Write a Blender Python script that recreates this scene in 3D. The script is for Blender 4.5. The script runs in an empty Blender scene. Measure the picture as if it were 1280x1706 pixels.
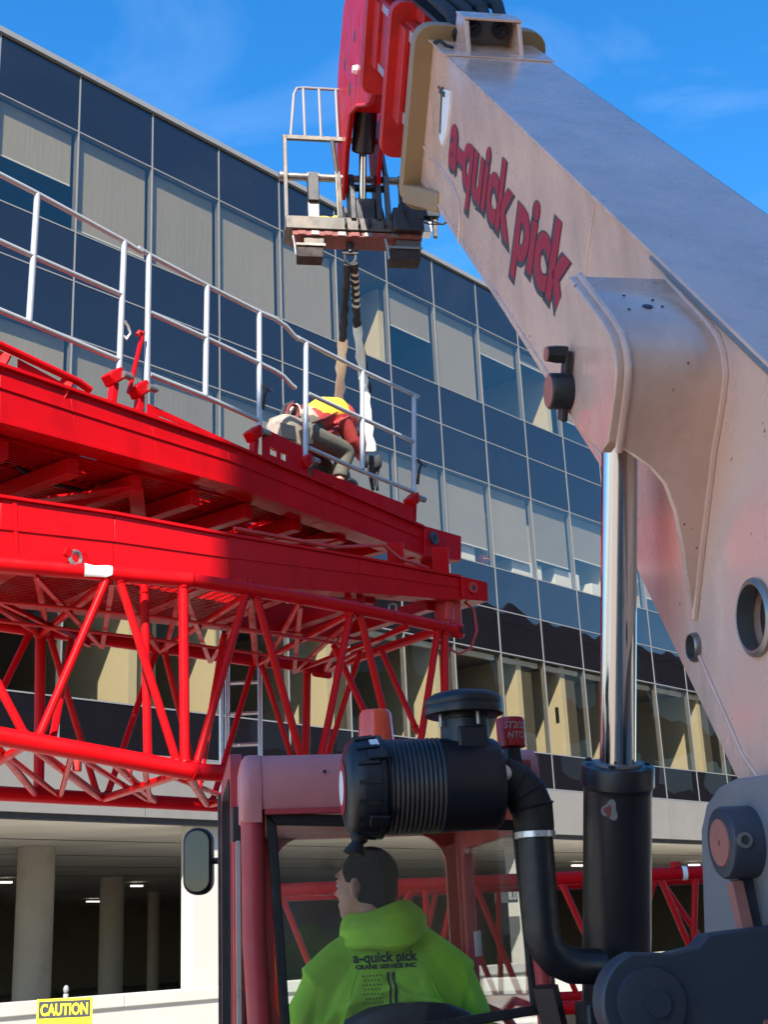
import bpy, bmesh, math, random
from mathutils import Vector, Matrix, Quaternion
from mathutils.bvhtree import BVHTree
random.seed(7)
rad = math.radians
SC = bpy.context.scene
COL = SC.collection

# ------------------------------------------------------------------ camera (phone, pitched up, slight roll)
F, PW, PH = 2172.0, 1280.0, 1706.0
EYE = Vector((0, 0, 1.75))
RGT = Vector((0.998992, 0.0137909, -0.0427175))
DWN = Vector((-0.0448885, 0.306917, -0.950677))
FWD = Vector((0, 0.9516364, 0.3072267))
cam = bpy.data.cameras.new('camera')
cam.sensor_fit = 'VERTICAL'; cam.sensor_height = 24.0; cam.sensor_width = 24.0
cam.lens = F / PH * 24.0
cam.clip_start = 0.05; cam.clip_end = 2000
cam_o = bpy.data.objects.new('camera', cam); COL.objects.link(cam_o)
cam_o.matrix_world = Matrix(((RGT.x, -DWN.x, -FWD.x, 0), (RGT.y, -DWN.y, -FWD.y, 0), (RGT.z, -DWN.z, -FWD.z, EYE.z), (0, 0, 0, 1)))
SC.camera = cam_o

# ------------------------------------------------------------------ sky, sun, exposure
SUN_AZ, SUN_EL = 6.0, 43.0          # heading the light travels to (from +Y towards +X), elevation of the sun
trav = Vector((math.sin(rad(SUN_AZ)) * math.cos(rad(SUN_EL)), math.cos(rad(SUN_AZ)) * math.cos(rad(SUN_EL)), -math.sin(rad(SUN_EL))))
world = bpy.data.worlds.new('World'); SC.world = world; world.use_nodes = True
wn = world.node_tree; wn.nodes.clear()
sky = wn.nodes.new('ShaderNodeTexSky'); sky.sky_type = 'NISHITA'; sky.sun_disc = False
sky.sun_elevation = rad(SUN_EL); sky.sun_rotation = rad(180 + SUN_AZ)
sky.air_density = 1.0; sky.dust_density = 0.5; sky.ozone_density = 3.5; sky.altitude = 200
hsv = wn.nodes.new('ShaderNodeHueSaturation'); hsv.inputs['Saturation'].default_value = 1.34
tc = wn.nodes.new('ShaderNodeTexCoord')
mp_ = wn.nodes.new('ShaderNodeMapping'); mp_.inputs['Scale'].default_value = (3.0, 6.0, 9.0); mp_.inputs['Rotation'].default_value = (0.2, 0.3, 0.5)
cn = wn.nodes.new('ShaderNodeTexNoise'); cn.inputs['Scale'].default_value = 1.3; cn.inputs['Detail'].default_value = 7; cn.inputs['Roughness'].default_value = 0.55; cn.inputs['Distortion'].default_value = 0.6
cr = wn.nodes.new('ShaderNodeValToRGB'); cr.color_ramp.elements[0].position = 0.52; cr.color_ramp.elements[1].position = 0.85
cr.color_ramp.elements[1].color = (0.06, 0.06, 0.06, 1)
cm = wn.nodes.new('ShaderNodeMixRGB'); cm.inputs[2].default_value = (8.5, 9.5, 11.0, 1)
bg = wn.nodes.new('ShaderNodeBackground'); bg.inputs['Strength'].default_value = 0.13
wo = wn.nodes.new('ShaderNodeOutputWorld')
L = wn.links.new
L(sky.outputs[0], hsv.inputs['Color']); L(tc.outputs['Generated'], mp_.inputs[0]); L(mp_.outputs[0], cn.inputs['Vector'])
L(cn.outputs['Fac'], cr.inputs[0]); L(cr.outputs[0], cm.inputs[0]); L(hsv.outputs[0], cm.inputs[1])
L(cm.outputs[0], bg.inputs[0]); L(bg.outputs[0], wo.inputs[0])
sun = bpy.data.lights.new('sun', 'SUN'); sun.energy = 5.0; sun.angle = rad(0.35); sun.color = (1.0, 0.95, 0.86)
sun_o = bpy.data.objects.new('sun', sun); COL.objects.link(sun_o)
sun_o.rotation_euler = (-trav).to_track_quat('Z', 'Y').to_euler(); sun_o.location = (-20, -40, 40)
SC.view_settings.view_transform = 'Standard'; SC.view_settings.look = 'None'
SC.view_settings.exposure = 1.3; SC.view_settings.gamma = 1.0; SC.view_settings.use_curve_mapping = False
SC.render.engine = 'CYCLES'
SC.cycles.max_bounces = 6; SC.cycles.diffuse_bounces = 3; SC.cycles.glossy_bounces = 3
SC.cycles.transmission_bounces = 8; SC.cycles.transparent_max_bounces = 12
SC.cycles.use_denoising = True
SC.cycles.sample_clamp_indirect = 6.0
SC.cycles.caustics_reflective = False; SC.cycles.caustics_refractive = False

# ------------------------------------------------------------------ survey helpers: where a sight line meets a real plane
def ray(px, py):
    return RGT * ((px - 640) / F) + DWN * ((py - 853) / F) + FWD
def at(px, py, Y):
    r = ray(px, py); return EYE + r * (Y / r.y)
def atz(px, py, z):
    r = ray(px, py); return EYE + r * ((z - EYE.z) / r.z)
def hit(px, py, p0, n):
    r = ray(px, py); return EYE + r * ((Vector(p0) - EYE).dot(n) / r.dot(n))

# ------------------------------------------------------------------ frames
def frame(o, x, y, z):
    return Matrix(((x.x, y.x, z.x, o.x), (x.y, y.y, z.y, o.y), (x.z, y.z, z.z, o.z), (0, 0, 0, 1)))
I4 = Matrix.Identity(4)
FAZ = rad(41.42); ADIR = Vector((math.sin(FAZ), math.cos(FAZ), 0)); FN = Vector((ADIR.y, -ADIR.x, 0)); FD = 15.808
FO = -FN * FD                                            # facade origin on the ground; x along, y into the building
FAC = frame(Vector((FO.x, FO.y, 0)), ADIR, -FN, Vector((0, 0, 1)))
def fac(px, py, q=0.0):                                   # pixel -> (u, z) on the plane q behind the facade
    p = hit(px, py, FO - FN * q, FN); return p.dot(ADIR), p.z
BD = ray(308, -325).normalized()                          # boom axis
MC = Vector((BD.y, -BD.x, 0)).normalized()                # machine right
MM = Vector((BD.x, BD.y, 0)).normalized()                 # machine forward
BN = MC.cross(BD)                                         # boom top normal
UP = Vector((0, 0, 1))
MACH = frame(Vector((0, 0, 0)), MC, MM, UP)
BO = Vector((0.75152, 3.61895, 3.86590))                  # on the boom's upper left edge
BOOM = frame(BO, BD, MC, BN)                              # x along the boom, y across to the right, z out of the top (v = -z)
def mp(px, py, ym):                                       # pixel -> machine (x, z) on the plane y = ym
    p = hit(px, py, MM * ym, MM); return p.dot(MC), p.z
def mpx(px, py, xm):
    p = hit(px, py, MC * xm, MC); return p.dot(MM), p.z

# ------------------------------------------------------------------ object helpers
def tag(o, label=None, cat=None, group=None, kind=None):
    if label: o['label'] = label
    if cat: o['category'] = cat
    if group: o['group'] = group
    if kind: o['kind'] = kind
    return o
def thing(name, label, cat, loc, rz=0.0, group=None):
    o = bpy.data.objects.new(name, None); COL.objects.link(o)
    o.location = loc; o.rotation_euler = (0, 0, rz); o.empty_display_size = 0.2
    tag(o, label, cat, group)
    ROOTINV[o.name] = (Matrix.Translation(Vector(loc)) @ Matrix.Rotation(rz, 4, 'Z')).inverted()
    return o
ROOTINV = {}
def rootinv(o):
    while o is not None:
        if o.name in ROOTINV: return ROOTINV[o.name]
        o = o.parent
    return I4

class MB:
    def __init__(s): s.v = []; s.f = []
    def add(s, vs, fs):
        b = len(s.v); s.v += [Vector(p) for p in vs]; s.f += [tuple(i + b for i in f) for f in fs]; return s
    def box(s, x0, x1, y0, y1, z0, z1):
        return s.hexa([(x0, y0, z0), (x1, y0, z0), (x1, y1, z0), (x0, y1, z0)], [(x0, y0, z1), (x1, y0, z1), (x1, y1, z1), (x0, y1, z1)])
    def hexa(s, a, b):
        return s.add(list(a) + list(b), [(3, 2, 1, 0), (4, 5, 6, 7), (0, 1, 5, 4), (1, 2, 6, 5), (2, 3, 7, 6), (3, 0, 4, 7)])
    def prism(s, poly, ext):
        n = len(poly); e = Vector(ext); P = [Vector(p) for p in poly]
        return s.add(P + [p + e for p in P], [tuple(range(n))[::-1], tuple(range(n, 2 * n))] + [(i, (i + 1) % n, (i + 1) % n + n, i + n) for i in range(n)])
    def bar(s, a, b, w, h, up=(0, 0, 1)):                  # rectangular bar, w across, h along 'up'
        a = Vector(a); b = Vector(b); t = (b - a).normalized(); sd = t.cross(Vector(up))
        if sd.length < 1e-4: sd = t.cross(Vector((1, 0, 0)))
        sd.normalize(); u = sd.cross(t)
        c = [sd * (w / 2) * i + u * (h / 2) * j for i, j in ((-1, -1), (1, -1), (1, 1), (-1, 1))]
        return s.hexa([a + q for q in c], [b + q for q in c])
    def tube(s, pts, r, n=10, caps=True):
        P = [Vector(p) for p in pts]; m = len(P)
        R = r if isinstance(r, (list, tuple)) else [r] * m
        t0 = (P[1] - P[0]).normalized(); nx = t0.orthogonal().normalized()
        vs, fs, tp = [], [], t0
        for i in range(m):
            t = (P[min(i + 1, m - 1)] - P[max(i - 1, 0)])
            t = t.normalized() if t.length > 1e-9 else tp
            nx = (tp.rotation_difference(t) @ nx); nx = (nx - t * nx.dot(t)).normalized(); tp = t; ny = t.cross(nx)
            for k in range(n):
                a = 2 * math.pi * k / n; vs.append(P[i] + (nx * math.cos(a) + ny * math.sin(a)) * R[i])
        for i in range(m - 1):
            for k in range(n):
                k2 = (k + 1) % n; fs.append((i * n + k, i * n + k2, i * n + n + k2, i * n + n + k))
        if caps: fs += [tuple(range(n))[::-1], tuple(range((m - 1) * n, m * n))]
        return s.add(vs, fs)
    def lathe(s, c, axis, prof, n=24, cap=True):           # prof: (radius, height along axis)
        c = Vector(c); ax = Vector(axis).normalized()
        return s.tube_prof(c, ax, prof, n, cap)
    def tube_prof(s, c, ax, prof, n, cap):
        nx = ax.orthogonal().normalized(); ny = ax.cross(nx); vs, fs = [], []
        for r, h in prof:
            for k in range(n):
                a = 2 * math.pi * k / n; vs.append(c + ax * h + (nx * math.cos(a) + ny * math.sin(a)) * max(r, 1e-5))
        m = len(prof)
        for i in range(m - 1):
            for k in range(n):
                k2 = (k + 1) % n; fs.append((i * n + k, i * n + k2, i * n + n + k2, i * n + n + k))
        if cap: fs += [tuple(range(n))[::-1], tuple(range((m - 1) * n, m * n))]
        return s.add(vs, fs)
    def ell(s, c, r, n=14, m=9, rot=None):
        c = Vector(c); vs, fs = [], []
        for i in range(m + 1):
            th = math.pi * i / m
            for k in range(n):
                a = 2 * math.pi * k / n
                p = Vector((r[0] * math.sin(th) * math.cos(a), r[1] * math.sin(th) * math.sin(a), -r[2] * math.cos(th)))
                if i in (0, m): p += Vector((1e-5 * math.cos(a), 1e-5 * math.sin(a), 0))
                if rot is not None: p = rot @ p
                vs.append(c + p)
        for i in range(m):
            for k in range(n):
                k2 = (k + 1) % n; fs.append((i * n + k, i * n + k2, i * n + n + k2, i * n + n + k))
        fs += [tuple(range(n))[::-1], tuple(range(m * n, m * n + n))]
        return s.add(vs, fs)
    def loft(s, rings, cap=True):
        n = len(rings[0]); vs = [p for r in rings for p in r]; fs = []
        for i in range(len(rings) - 1):
            for k in range(n):
                k2 = (k + 1) % n; fs.append((i * n + k, i * n + k2, i * n + n + k2, i * n + n + k))
        if cap: fs += [tuple(range(n))[::-1], tuple(range((len(rings) - 1) * n, len(rings) * n))]
        return s.add(vs, fs)
    def mesh(s, name, mtx=I4, smooth=40, fix=True):
        me = bpy.data.meshes.new(name)
        me.from_pydata([mtx @ p for p in s.v], [], s.f)
        if fix:
            bm = bmesh.new(); bm.from_mesh(me); bmesh.ops.recalc_face_normals(bm, faces=bm.faces); bm.to_mesh(me); bm.free()
        if smooth:
            me.polygons.foreach_set('use_smooth', [True] * len(me.polygons)); me.set_sharp_from_angle(angle=rad(smooth))
        return me
    def build(s, name, mat, parent=None, fr=I4, smooth=40, bevel=0.0, label=None, cat=None, group=None, kind=None):
        me = s.mesh(name, rootinv(parent) @ fr, smooth)
        return link(name, me, mat, parent, bevel, label, cat, group, kind)
def link(name, me, mat, parent=None, bevel=0.0, label=None, cat=None, group=None, kind=None):
    if mat is not None and not me.materials: me.materials.append(MAT[mat] if isinstance(mat, str) else mat)
    o = bpy.data.objects.new(name, me); COL.objects.link(o); o.parent = parent
    if bevel:
        b = o.modifiers.new('bevel', 'BEVEL'); b.width = bevel; b.segments = 2; b.limit_method = 'ANGLE'; b.angle_limit = rad(40)
    return tag(o, label, cat, group, kind)
def text_mesh(txt, size, extr=0.002, offset=0.0, sx=1.0, shear=0.0, space=1.0, align='LEFT'):
    cu = bpy.data.curves.new('lettering', 'FONT'); cu.body = txt; cu.size = size; cu.extrude = extr; cu.offset = offset
    cu.shear = shear; cu.space_character = space; cu.align_x = align; cu.resolution_u = 4
    o = bpy.data.objects.new('lettering_tmp', cu); COL.objects.link(o)
    bpy.context.view_layer.update()
    me = bpy.data.meshes.new_from_object(o.evaluated_get(bpy.context.evaluated_depsgraph_get()))
    bpy.data.objects.remove(o)
    for v in me.vertices: v.co.x *= sx
    return me
def remeshed(mb, voxel, smooth_it=4, fr=I4, name='body'):
    me = mb.mesh(name + '_raw', fr)
    o = bpy.data.objects.new(name + '_tmp', me); COL.objects.link(o)
    m = o.modifiers.new('r', 'REMESH'); m.mode = 'VOXEL'; m.voxel_size = voxel
    if smooth_it:
        sm = o.modifiers.new('s', 'SMOOTH'); sm.factor = 0.5; sm.iterations = smooth_it
    bpy.context.view_layer.update()
    out = bpy.data.meshes.new_from_object(o.evaluated_get(bpy.context.evaluated_depsgraph_get()))
    bpy.data.objects.remove(o)
    out.polygons.foreach_set('use_smooth', [True] * len(out.polygons)); out.materials.clear()
    return out

# ------------------------------------------------------------------ materials
MAT = {}
def nodes(name):
    m = bpy.data.materials.new(name); m.use_nodes = True; MAT[name] = m
    nt = m.node_tree; b = nt.nodes['Principled BSDF']; return m, nt, b
def pos(nt):
    g = nt.nodes.new('ShaderNodeNewGeometry'); return g.outputs['Position']
def noise(nt, scale, detail=4, rough=0.55, stretch=None, vec=None):
    n = nt.nodes.new('ShaderNodeTexNoise'); n.inputs['Scale'].default_value = scale; n.inputs['Detail'].default_value = detail; n.inputs['Roughness'].default_value = rough
    v = vec or pos(nt)
    if stretch:
        mpn = nt.nodes.new('ShaderNodeMapping'); mpn.inputs['Scale'].default_value = stretch; nt.links.new(v, mpn.inputs[0]); v = mpn.outputs[0]
    nt.links.new(v, n.inputs['Vector']); return n.outputs['Fac']
def ramp(nt, fac, p0, p1, c0=(0, 0, 0, 1), c1=(1, 1, 1, 1)):
    r = nt.nodes.new('ShaderNodeValToRGB'); r.color_ramp.elements[0].position = p0; r.color_ramp.elements[1].position = p1
    r.color_ramp.elements[0].color = c0; r.color_ramp.elements[1].color = c1; nt.links.new(fac, r.inputs[0]); return r.outputs[0]
def mix(nt, fac, a, b):
    m = nt.nodes.new('ShaderNodeMixRGB')
    for i, x in ((0, fac), (1, a), (2, b)):
        if hasattr(x, 'links') or isinstance(x, bpy.types.NodeSocket): nt.links.new(x, m.inputs[i])
        else: m.inputs[i].default_value = x if i == 0 else (*x[:3], 1)
    return m.outputs[0]
def bump(nt, b, h, strength=0.2, dist=0.01):
    bp = nt.nodes.new('ShaderNodeBump'); bp.inputs['Strength'].default_value = strength; bp.inputs['Distance'].default_value = dist
    nt.links.new(h, bp.inputs['Height']); nt.links.new(bp.outputs[0], b.inputs['Normal'])
def paint(name, col, rough=0.4, var=0.12, dirt=None, dirt_amt=(0.55, 0.8), metal=0.0, coat=0.0, bstr=0.05, nscale=6.0, chips=None, spec=0.5, streak=None):
    m, nt, b = nodes(name)
    f = noise(nt, nscale, 3)
    lo = tuple(c * (1 - var) for c in col); hi = tuple(min(1, c * (1 + var)) for c in col)
    c = mix(nt, f, lo, hi)
    if dirt:
        d = ramp(nt, noise(nt, nscale * 0.6, 4, 0.7, stretch=streak), dirt_amt[0], dirt_amt[1]); c = mix(nt, d, c, dirt)
    if chips:
        ch = ramp(nt, noise(nt, 30, 2, 0.6), 0.725, 0.75); c = mix(nt, ch, c, chips)
    nt.links.new(c, b.inputs['Base Color'])
    rr = ramp(nt, noise(nt, nscale * 2.3, 2), 0.3, 0.75, (rough * 0.8,) * 3 + (1,), (min(1, rough * 1.25),) * 3 + (1,)); nt.links.new(rr, b.inputs['Roughness'])
    b.inputs['Metallic'].default_value = metal; b.inputs['Coat Weight'].default_value = coat; b.inputs['Coat Roughness'].default_value = 0.12
    b.inputs['Specular IOR Level'].default_value = spec
    if bstr: bump(nt, b, noise(nt, nscale * 7, 1), bstr, 0.004)
    return m
def glass(name, tint, ior=1.5, rough=0.0, gloss=(1, 1, 1), wavy=0.0, dirt=0.0):
    m = bpy.data.materials.new(name); m.use_nodes = True; MAT[name] = m; nt = m.node_tree; nt.nodes.clear()
    out = nt.nodes.new('ShaderNodeOutputMaterial'); t = nt.nodes.new('ShaderNodeBsdfTransparent'); g = nt.nodes.new('ShaderNodeBsdfGlossy')
    t.inputs[0].default_value = (*tint, 1); g.inputs['Color'].default_value = (*gloss, 1); g.inputs['Roughness'].default_value = rough
    fr = nt.nodes.new('ShaderNodeFresnel'); fr.inputs['IOR'].default_value = ior; mx = nt.nodes.new('ShaderNodeMixShader')
    # the back of a pane reflects like its front
    geo = nt.nodes.new('ShaderNodeNewGeometry'); mth = nt.nodes.new('ShaderNodeMath'); mth.operation = 'MULTIPLY_ADD'
    mth.inputs[1].default_value = (1.0 / ior - ior); mth.inputs[2].default_value = ior
    nt.links.new(geo.outputs['Backfacing'], mth.inputs[0])
    nt.links.new(mth.outputs[0], fr.inputs['IOR'])
    if wavy:
        bp = nt.nodes.new('ShaderNodeBump'); bp.inputs['Strength'].default_value = 1.0; bp.inputs['Distance'].default_value = wavy
        nt.links.new(noise(nt, 0.9, 1), bp.inputs['Height']); nt.links.new(bp.outputs[0], g.inputs['Normal'])
    nt.links.new(fr.outputs[0], mx.inputs[0]); nt.links.new(t.outputs[0], mx.inputs[1]); nt.links.new(g.outputs[0], mx.inputs[2])
    last = mx.outputs[0]
    if dirt:
        df = nt.nodes.new('ShaderNodeBsdfDiffuse'); df.inputs[0].default_value = (0.55, 0.53, 0.48, 1); m2 = nt.nodes.new('ShaderNodeMixShader')
        dr = ramp(nt, noise(nt, 5, 8, 0.7), 0.45, 0.85, (0.01,) * 3 + (1,), (dirt,) * 3 + (1,))
        nt.links.new(dr, m2.inputs[0]); nt.links.new(last, m2.inputs[1]); nt.links.new(df.outputs[0], m2.inputs[2]); last = m2.outputs[0]
    nt.links.new(last, out.inputs[0]); return m
def emit(name, col, s):
    m, nt, b = nodes(name); b.inputs['Base Color'].default_value = (0.8, 0.8, 0.8, 1); b.inputs['Emission Color'].default_value = (*col, 1); b.inputs['Emission Strength'].default_value = s

paint('site_ground', (0.36, 0.275, 0.195), 0.9, 0.3, bstr=0.4, nscale=3)
paint('sidewalk', (0.42, 0.40, 0.36), 0.85, 0.12, dirt=(0.28, 0.26, 0.23), bstr=0.3, nscale=1.5)
paint('concrete', (0.17, 0.16, 0.145), 0.8, 0.08, dirt=(0.12, 0.113, 0.10), bstr=0.15, nscale=1.2, streak=(1, 1, 0.25))
paint('plaster', (0.44, 0.42, 0.37), 0.8, 0.06, dirt=(0.33, 0.30, 0.25), dirt_amt=(0.5, 0.9), bstr=0.12, nscale=0.9, streak=(1, 1, 0.4))
paint('soffit', (0.74, 0.68, 0.58), 0.75, 0.06, dirt=(0.46, 0.43, 0.37), dirt_amt=(0.45, 0.8), bstr=0.1, nscale=0.8, streak=(0.3, 1, 1))
paint('column', (0.34, 0.31, 0.26), 0.8, 0.08, dirt=(0.25, 0.22, 0.18), bstr=0.12, nscale=1.5)
paint('dark_void', (0.035, 0.036, 0.04), 0.9, 0.2, bstr=0)
paint('aluminium', (0.62, 0.62, 0.62), 0.35, 0.06, metal=0.85, bstr=0.02)
paint('mullion', (0.17, 0.17, 0.17), 0.5, 0.06, bstr=0)
paint('mullion_dark', (0.10, 0.11, 0.14), 0.4, 0.06, bstr=0)
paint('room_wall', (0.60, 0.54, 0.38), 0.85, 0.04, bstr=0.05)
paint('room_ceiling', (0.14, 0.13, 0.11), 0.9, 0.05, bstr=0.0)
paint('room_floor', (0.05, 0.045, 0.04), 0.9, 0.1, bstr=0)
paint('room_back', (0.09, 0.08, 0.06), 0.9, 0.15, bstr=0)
paint('white_trim', (0.78, 0.77, 0.72), 0.6, 0.03, bstr=0)
paint('brown_clad', (0.010, 0.009, 0.009), 0.9, 0.15, bstr=0.05, nscale=1)
paint('tan_brick', (0.36, 0.29, 0.22), 0.85, 0.12, bstr=0.2, nscale=4)
paint('red_paint', (0.47, 0.003, 0.006), 0.33, 0.12, dirt=(0.24, 0.003, 0.005), dirt_amt=(0.50, 0.95), chips=(0.22, 0.02, 0.02), streak=(1.5, 1.5, 0.5), coat=0.0, bstr=0.03, nscale=3, spec=0.13)
paint('red_lattice', (0.47, 0.003, 0.006), 0.36, 0.12, dirt=(0.24, 0.006, 0.008), dirt_amt=(0.55, 0.9), coat=0.0, bstr=0.04, nscale=4, chips=(0.25, 0.012, 0.012), spec=0.14)
paint('red_worn', (0.52, 0.020, 0.018), 0.42, 0.18, dirt=(0.26, 0.016, 0.014), dirt_amt=(0.48, 0.8), bstr=0.06, nscale=5, chips=(0.16, 0.05, 0.04))
paint('cab_red', (0.42, 0.040, 0.048), 0.5, 0.12, dirt=(0.30, 0.10, 0.10), dirt_amt=(0.5, 0.85), bstr=0.05, nscale=4)
paint('cab_pink', (0.56, 0.21, 0.21), 0.5, 0.08, dirt=(0.44, 0.14, 0.145), dirt_amt=(0.45, 0.85), bstr=0.05, nscale=3)
paint('cream_paint', (0.75, 0.49, 0.38), 0.26, 0.05, dirt=(0.40, 0.26, 0.19), dirt_amt=(0.42, 1.0), coat=0.5, bstr=0.03, nscale=3.2, streak=(2.2, 2.2, 0.5), chips=(0.30, 0.10, 0.07))
paint('cream_skylit', (0.62, 0.60, 0.57), 0.5, 0.05, dirt=(0.40, 0.36, 0.32), dirt_amt=(0.58, 0.95), coat=0.1, bstr=0.04, nscale=2.0, chips=(0.22, 0.13, 0.10))  # unused copy of cream_paint with the skylit grey of the boom top
paint('tan_paint', (0.30, 0.20, 0.105), 0.45, 0.08, dirt=(0.22, 0.13, 0.07), dirt_amt=(0.55, 0.9), bstr=0.05, nscale=3)
paint('letter_red', (0.34, 0.012, 0.032), 0.45, 0.12, bstr=0.0, nscale=8)
paint('letter_black', (0.045, 0.05, 0.055), 0.5, 0.1, bstr=0.0)
paint('navy_steel', (0.038, 0.047, 0.066), 0.42, 0.15, dirt=(0.12, 0.11, 0.11), dirt_amt=(0.55, 0.9), bstr=0.08, nscale=4)
paint('grey_steel', (0.20, 0.20, 0.21), 0.45, 0.12, dirt=(0.30, 0.28, 0.26), dirt_amt=(0.5, 0.9), bstr=0.08, nscale=3)
paint('black_steel', (0.022, 0.023, 0.027), 0.38, 0.2, dirt=(0.07, 0.06, 0.055), dirt_amt=(0.55, 0.9), bstr=0.08, nscale=5)
paint('black_plastic', (0.007, 0.009, 0.014), 0.45, 0.15, dirt=(0.035, 0.034, 0.034), dirt_amt=(0.5, 0.9), bstr=0.06, nscale=9)
paint('black_rubber', (0.012, 0.012, 0.014), 0.7, 0.15, bstr=0.05, nscale=9)
paint('galv', (0.62, 0.63, 0.64), 0.32, 0.08, metal=0.6, bstr=0.04, nscale=7)
paint('rail_white', (0.42, 0.43, 0.44), 0.35, 0.06, metal=0.35, bstr=0.03, nscale=7)
paint('carriage_steel', (0.10, 0.092, 0.085), 0.42, 0.2, dirt=(0.18, 0.14, 0.10), dirt_amt=(0.45, 0.8), metal=0.4, bstr=0.1, nscale=5)
paint('bare_steel', (0.30, 0.285, 0.265), 0.34, 0.12, metal=0.75, bstr=0.05, nscale=6)
paint('chrome', (0.56, 0.56, 0.57), 0.16, 0.02, metal=1.0, bstr=0.0)
paint('rust_red', (0.20, 0.055, 0.045), 0.7, 0.3, dirt=(0.30, 0.12, 0.09), bstr=0.2, nscale=14)
paint('pin_rust', (0.36, 0.13, 0.10), 0.6, 0.2, dirt=(0.22, 0.09, 0.07), bstr=0.15, nscale=14)
paint('sling_cream', (0.78, 0.74, 0.58), 0.9, 0.12, dirt=(0.45, 0.42, 0.34), dirt_amt=(0.60, 0.85), bstr=0.6, nscale=22)
paint('sling_black', (0.025, 0.025, 0.028), 0.9, 0.2, bstr=0.5, nscale=22)
paint('hivis_lime', (0.36, 0.74, 0.035), 0.92, 0.10, bstr=0.25, nscale=9)
paint('print_black', (0.018, 0.022, 0.012), 0.8, 0.1, bstr=0)
paint('skin', (0.46, 0.25, 0.18), 0.55, 0.08, bstr=0.05, nscale=20)
paint('hair', (0.014, 0.010, 0.008), 0.9, 0.5, bstr=1.0, nscale=60, spec=0.2)
paint('eye_white', (0.7, 0.68, 0.65), 0.3, 0.02, bstr=0)
paint('vest_yellow', (0.80, 0.55, 0.03), 0.85, 0.08, bstr=0.3, nscale=14)
paint('vest_red', (0.34, 0.03, 0.025), 0.85, 0.12, bstr=0.3, nscale=14)
paint('shirt_maroon', (0.16, 0.02, 0.025), 0.9, 0.15, bstr=0.3, nscale=14)
paint('trouser', (0.085, 0.080, 0.060), 0.9, 0.2, bstr=0.4, nscale=14)
paint('canvas', (0.30, 0.26, 0.21), 0.95, 0.2, dirt=(0.18, 0.15, 0.12), dirt_amt=(0.5, 0.7), bstr=0.4, nscale=18)
paint('boot', (0.02, 0.016, 0.013), 0.6, 0.2, bstr=0.2, nscale=18)
paint('beacon_orange', (0.80, 0.085, 0.03), 0.25, 0.08, bstr=0.0, coat=0.5)
paint('can_red', (0.50, 0.012, 0.02), 0.35, 0.1, bstr=0.03)
paint('sign_yellow', (0.85, 0.70, 0.015), 0.5, 0.05, bstr=0)
paint('sign_grey', (0.03, 0.032, 0.036), 0.5, 0.05, bstr=0)
paint('white_paint', (0.78, 0.78, 0.76), 0.5, 0.05, bstr=0)
paint('seat_vinyl', (0.010, 0.012, 0.022), 0.45, 0.1, bstr=0.1, nscale=12)
paint('timber', (0.30, 0.20, 0.11), 0.85, 0.2, bstr=0.3, nscale=6, streak=(1, 1, 5))
paint('shade_brown', (0.028, 0.016, 0.014), 0.8, 0.2, bstr=0.1)  # dark brown base carries the shade of the fork pockets
paint('orange', (0.80, 0.20, 0.08), 0.6, 0.05, bstr=0)
paint('mirror_face', (0.85, 0.85, 0.86), 0.02, 0.0, metal=1.0, bstr=0)
emit('tube_light', (1.0, 0.93, 0.82), 0.6)
paint('garage_wall', (0.20, 0.175, 0.145), 0.9, 0.2, bstr=0.1, nscale=1)
glass('cab_glass', (0.965, 0.975, 0.97), 1.55, 0.0, dirt=0.03)
glass('facade_glass', (0.88, 0.86, 0.81), 1.72, 0.0, gloss=(1.0, 0.90, 0.82), wavy=0.012)
def spandrel():
    m, nt, b = nodes('spandrel_glass')
    c = mix(nt, noise(nt, 0.35, 3), (0.006, 0.005, 0.007), (0.010, 0.009, 0.012)); nt.links.new(c, b.inputs['Base Color'])
    b.inputs['Roughness'].default_value = 0.02; b.inputs['IOR'].default_value = 1.80; b.inputs['Specular Tint'].default_value = (1.0, 0.90, 0.82, 1)
    bp = nt.nodes.new('ShaderNodeBump'); bp.inputs['Strength'].default_value = 1.0; bp.inputs['Distance'].default_value = 0.010
    nt.links.new(noise(nt, 0.9, 1), bp.inputs['Height']); nt.links.new(bp.outputs[0], b.inputs['Normal'])
spandrel()
def blind():
    m, nt, b = nodes('blind_fabric')
    w = nt.nodes.new('ShaderNodeTexWave'); w.wave_type = 'BANDS'; w.bands_direction = 'Z'; w.inputs['Scale'].default_value = 14; w.inputs['Distortion'].default_value = 0.3
    nt.links.new(pos(nt), w.inputs['Vector'])
    c = mix(nt, noise(nt, 1.2, 4, stretch=(1, 1, 0.15)), (0.29, 0.26, 0.205), (0.37, 0.335, 0.265)); c = mix(nt, 0.06, c, w.outputs[0])
    oi = nt.nodes.new('ShaderNodeObjectInfo'); c = mix(nt, ramp(nt, oi.outputs['Random'], 0.0, 1.0, (0, 0, 0, 1), (0.35,) * 3 + (1,)), c, (0.12, 0.115, 0.10))
    bump(nt, b, noise(nt, 3.0, 3, stretch=(6, 6, 0.4)), 0.35, 0.02)
    nt.links.new(c, b.inputs['Base Color']); b.inputs['Roughness'].default_value = 0.9
blind()
# ================================================================== ground
g = MB(); g.box(-400, 400, -400, 400, -0.3, 0.0); g.build('ground', 'site_ground', kind='structure', smooth=0)
g = MB(); g.box(-60, 120, -9.5, -0.30, 0.0, 0.13); g.build('pavement', 'sidewalk', fr=FAC, kind='structure', smooth=0, bevel=0.02)

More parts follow.
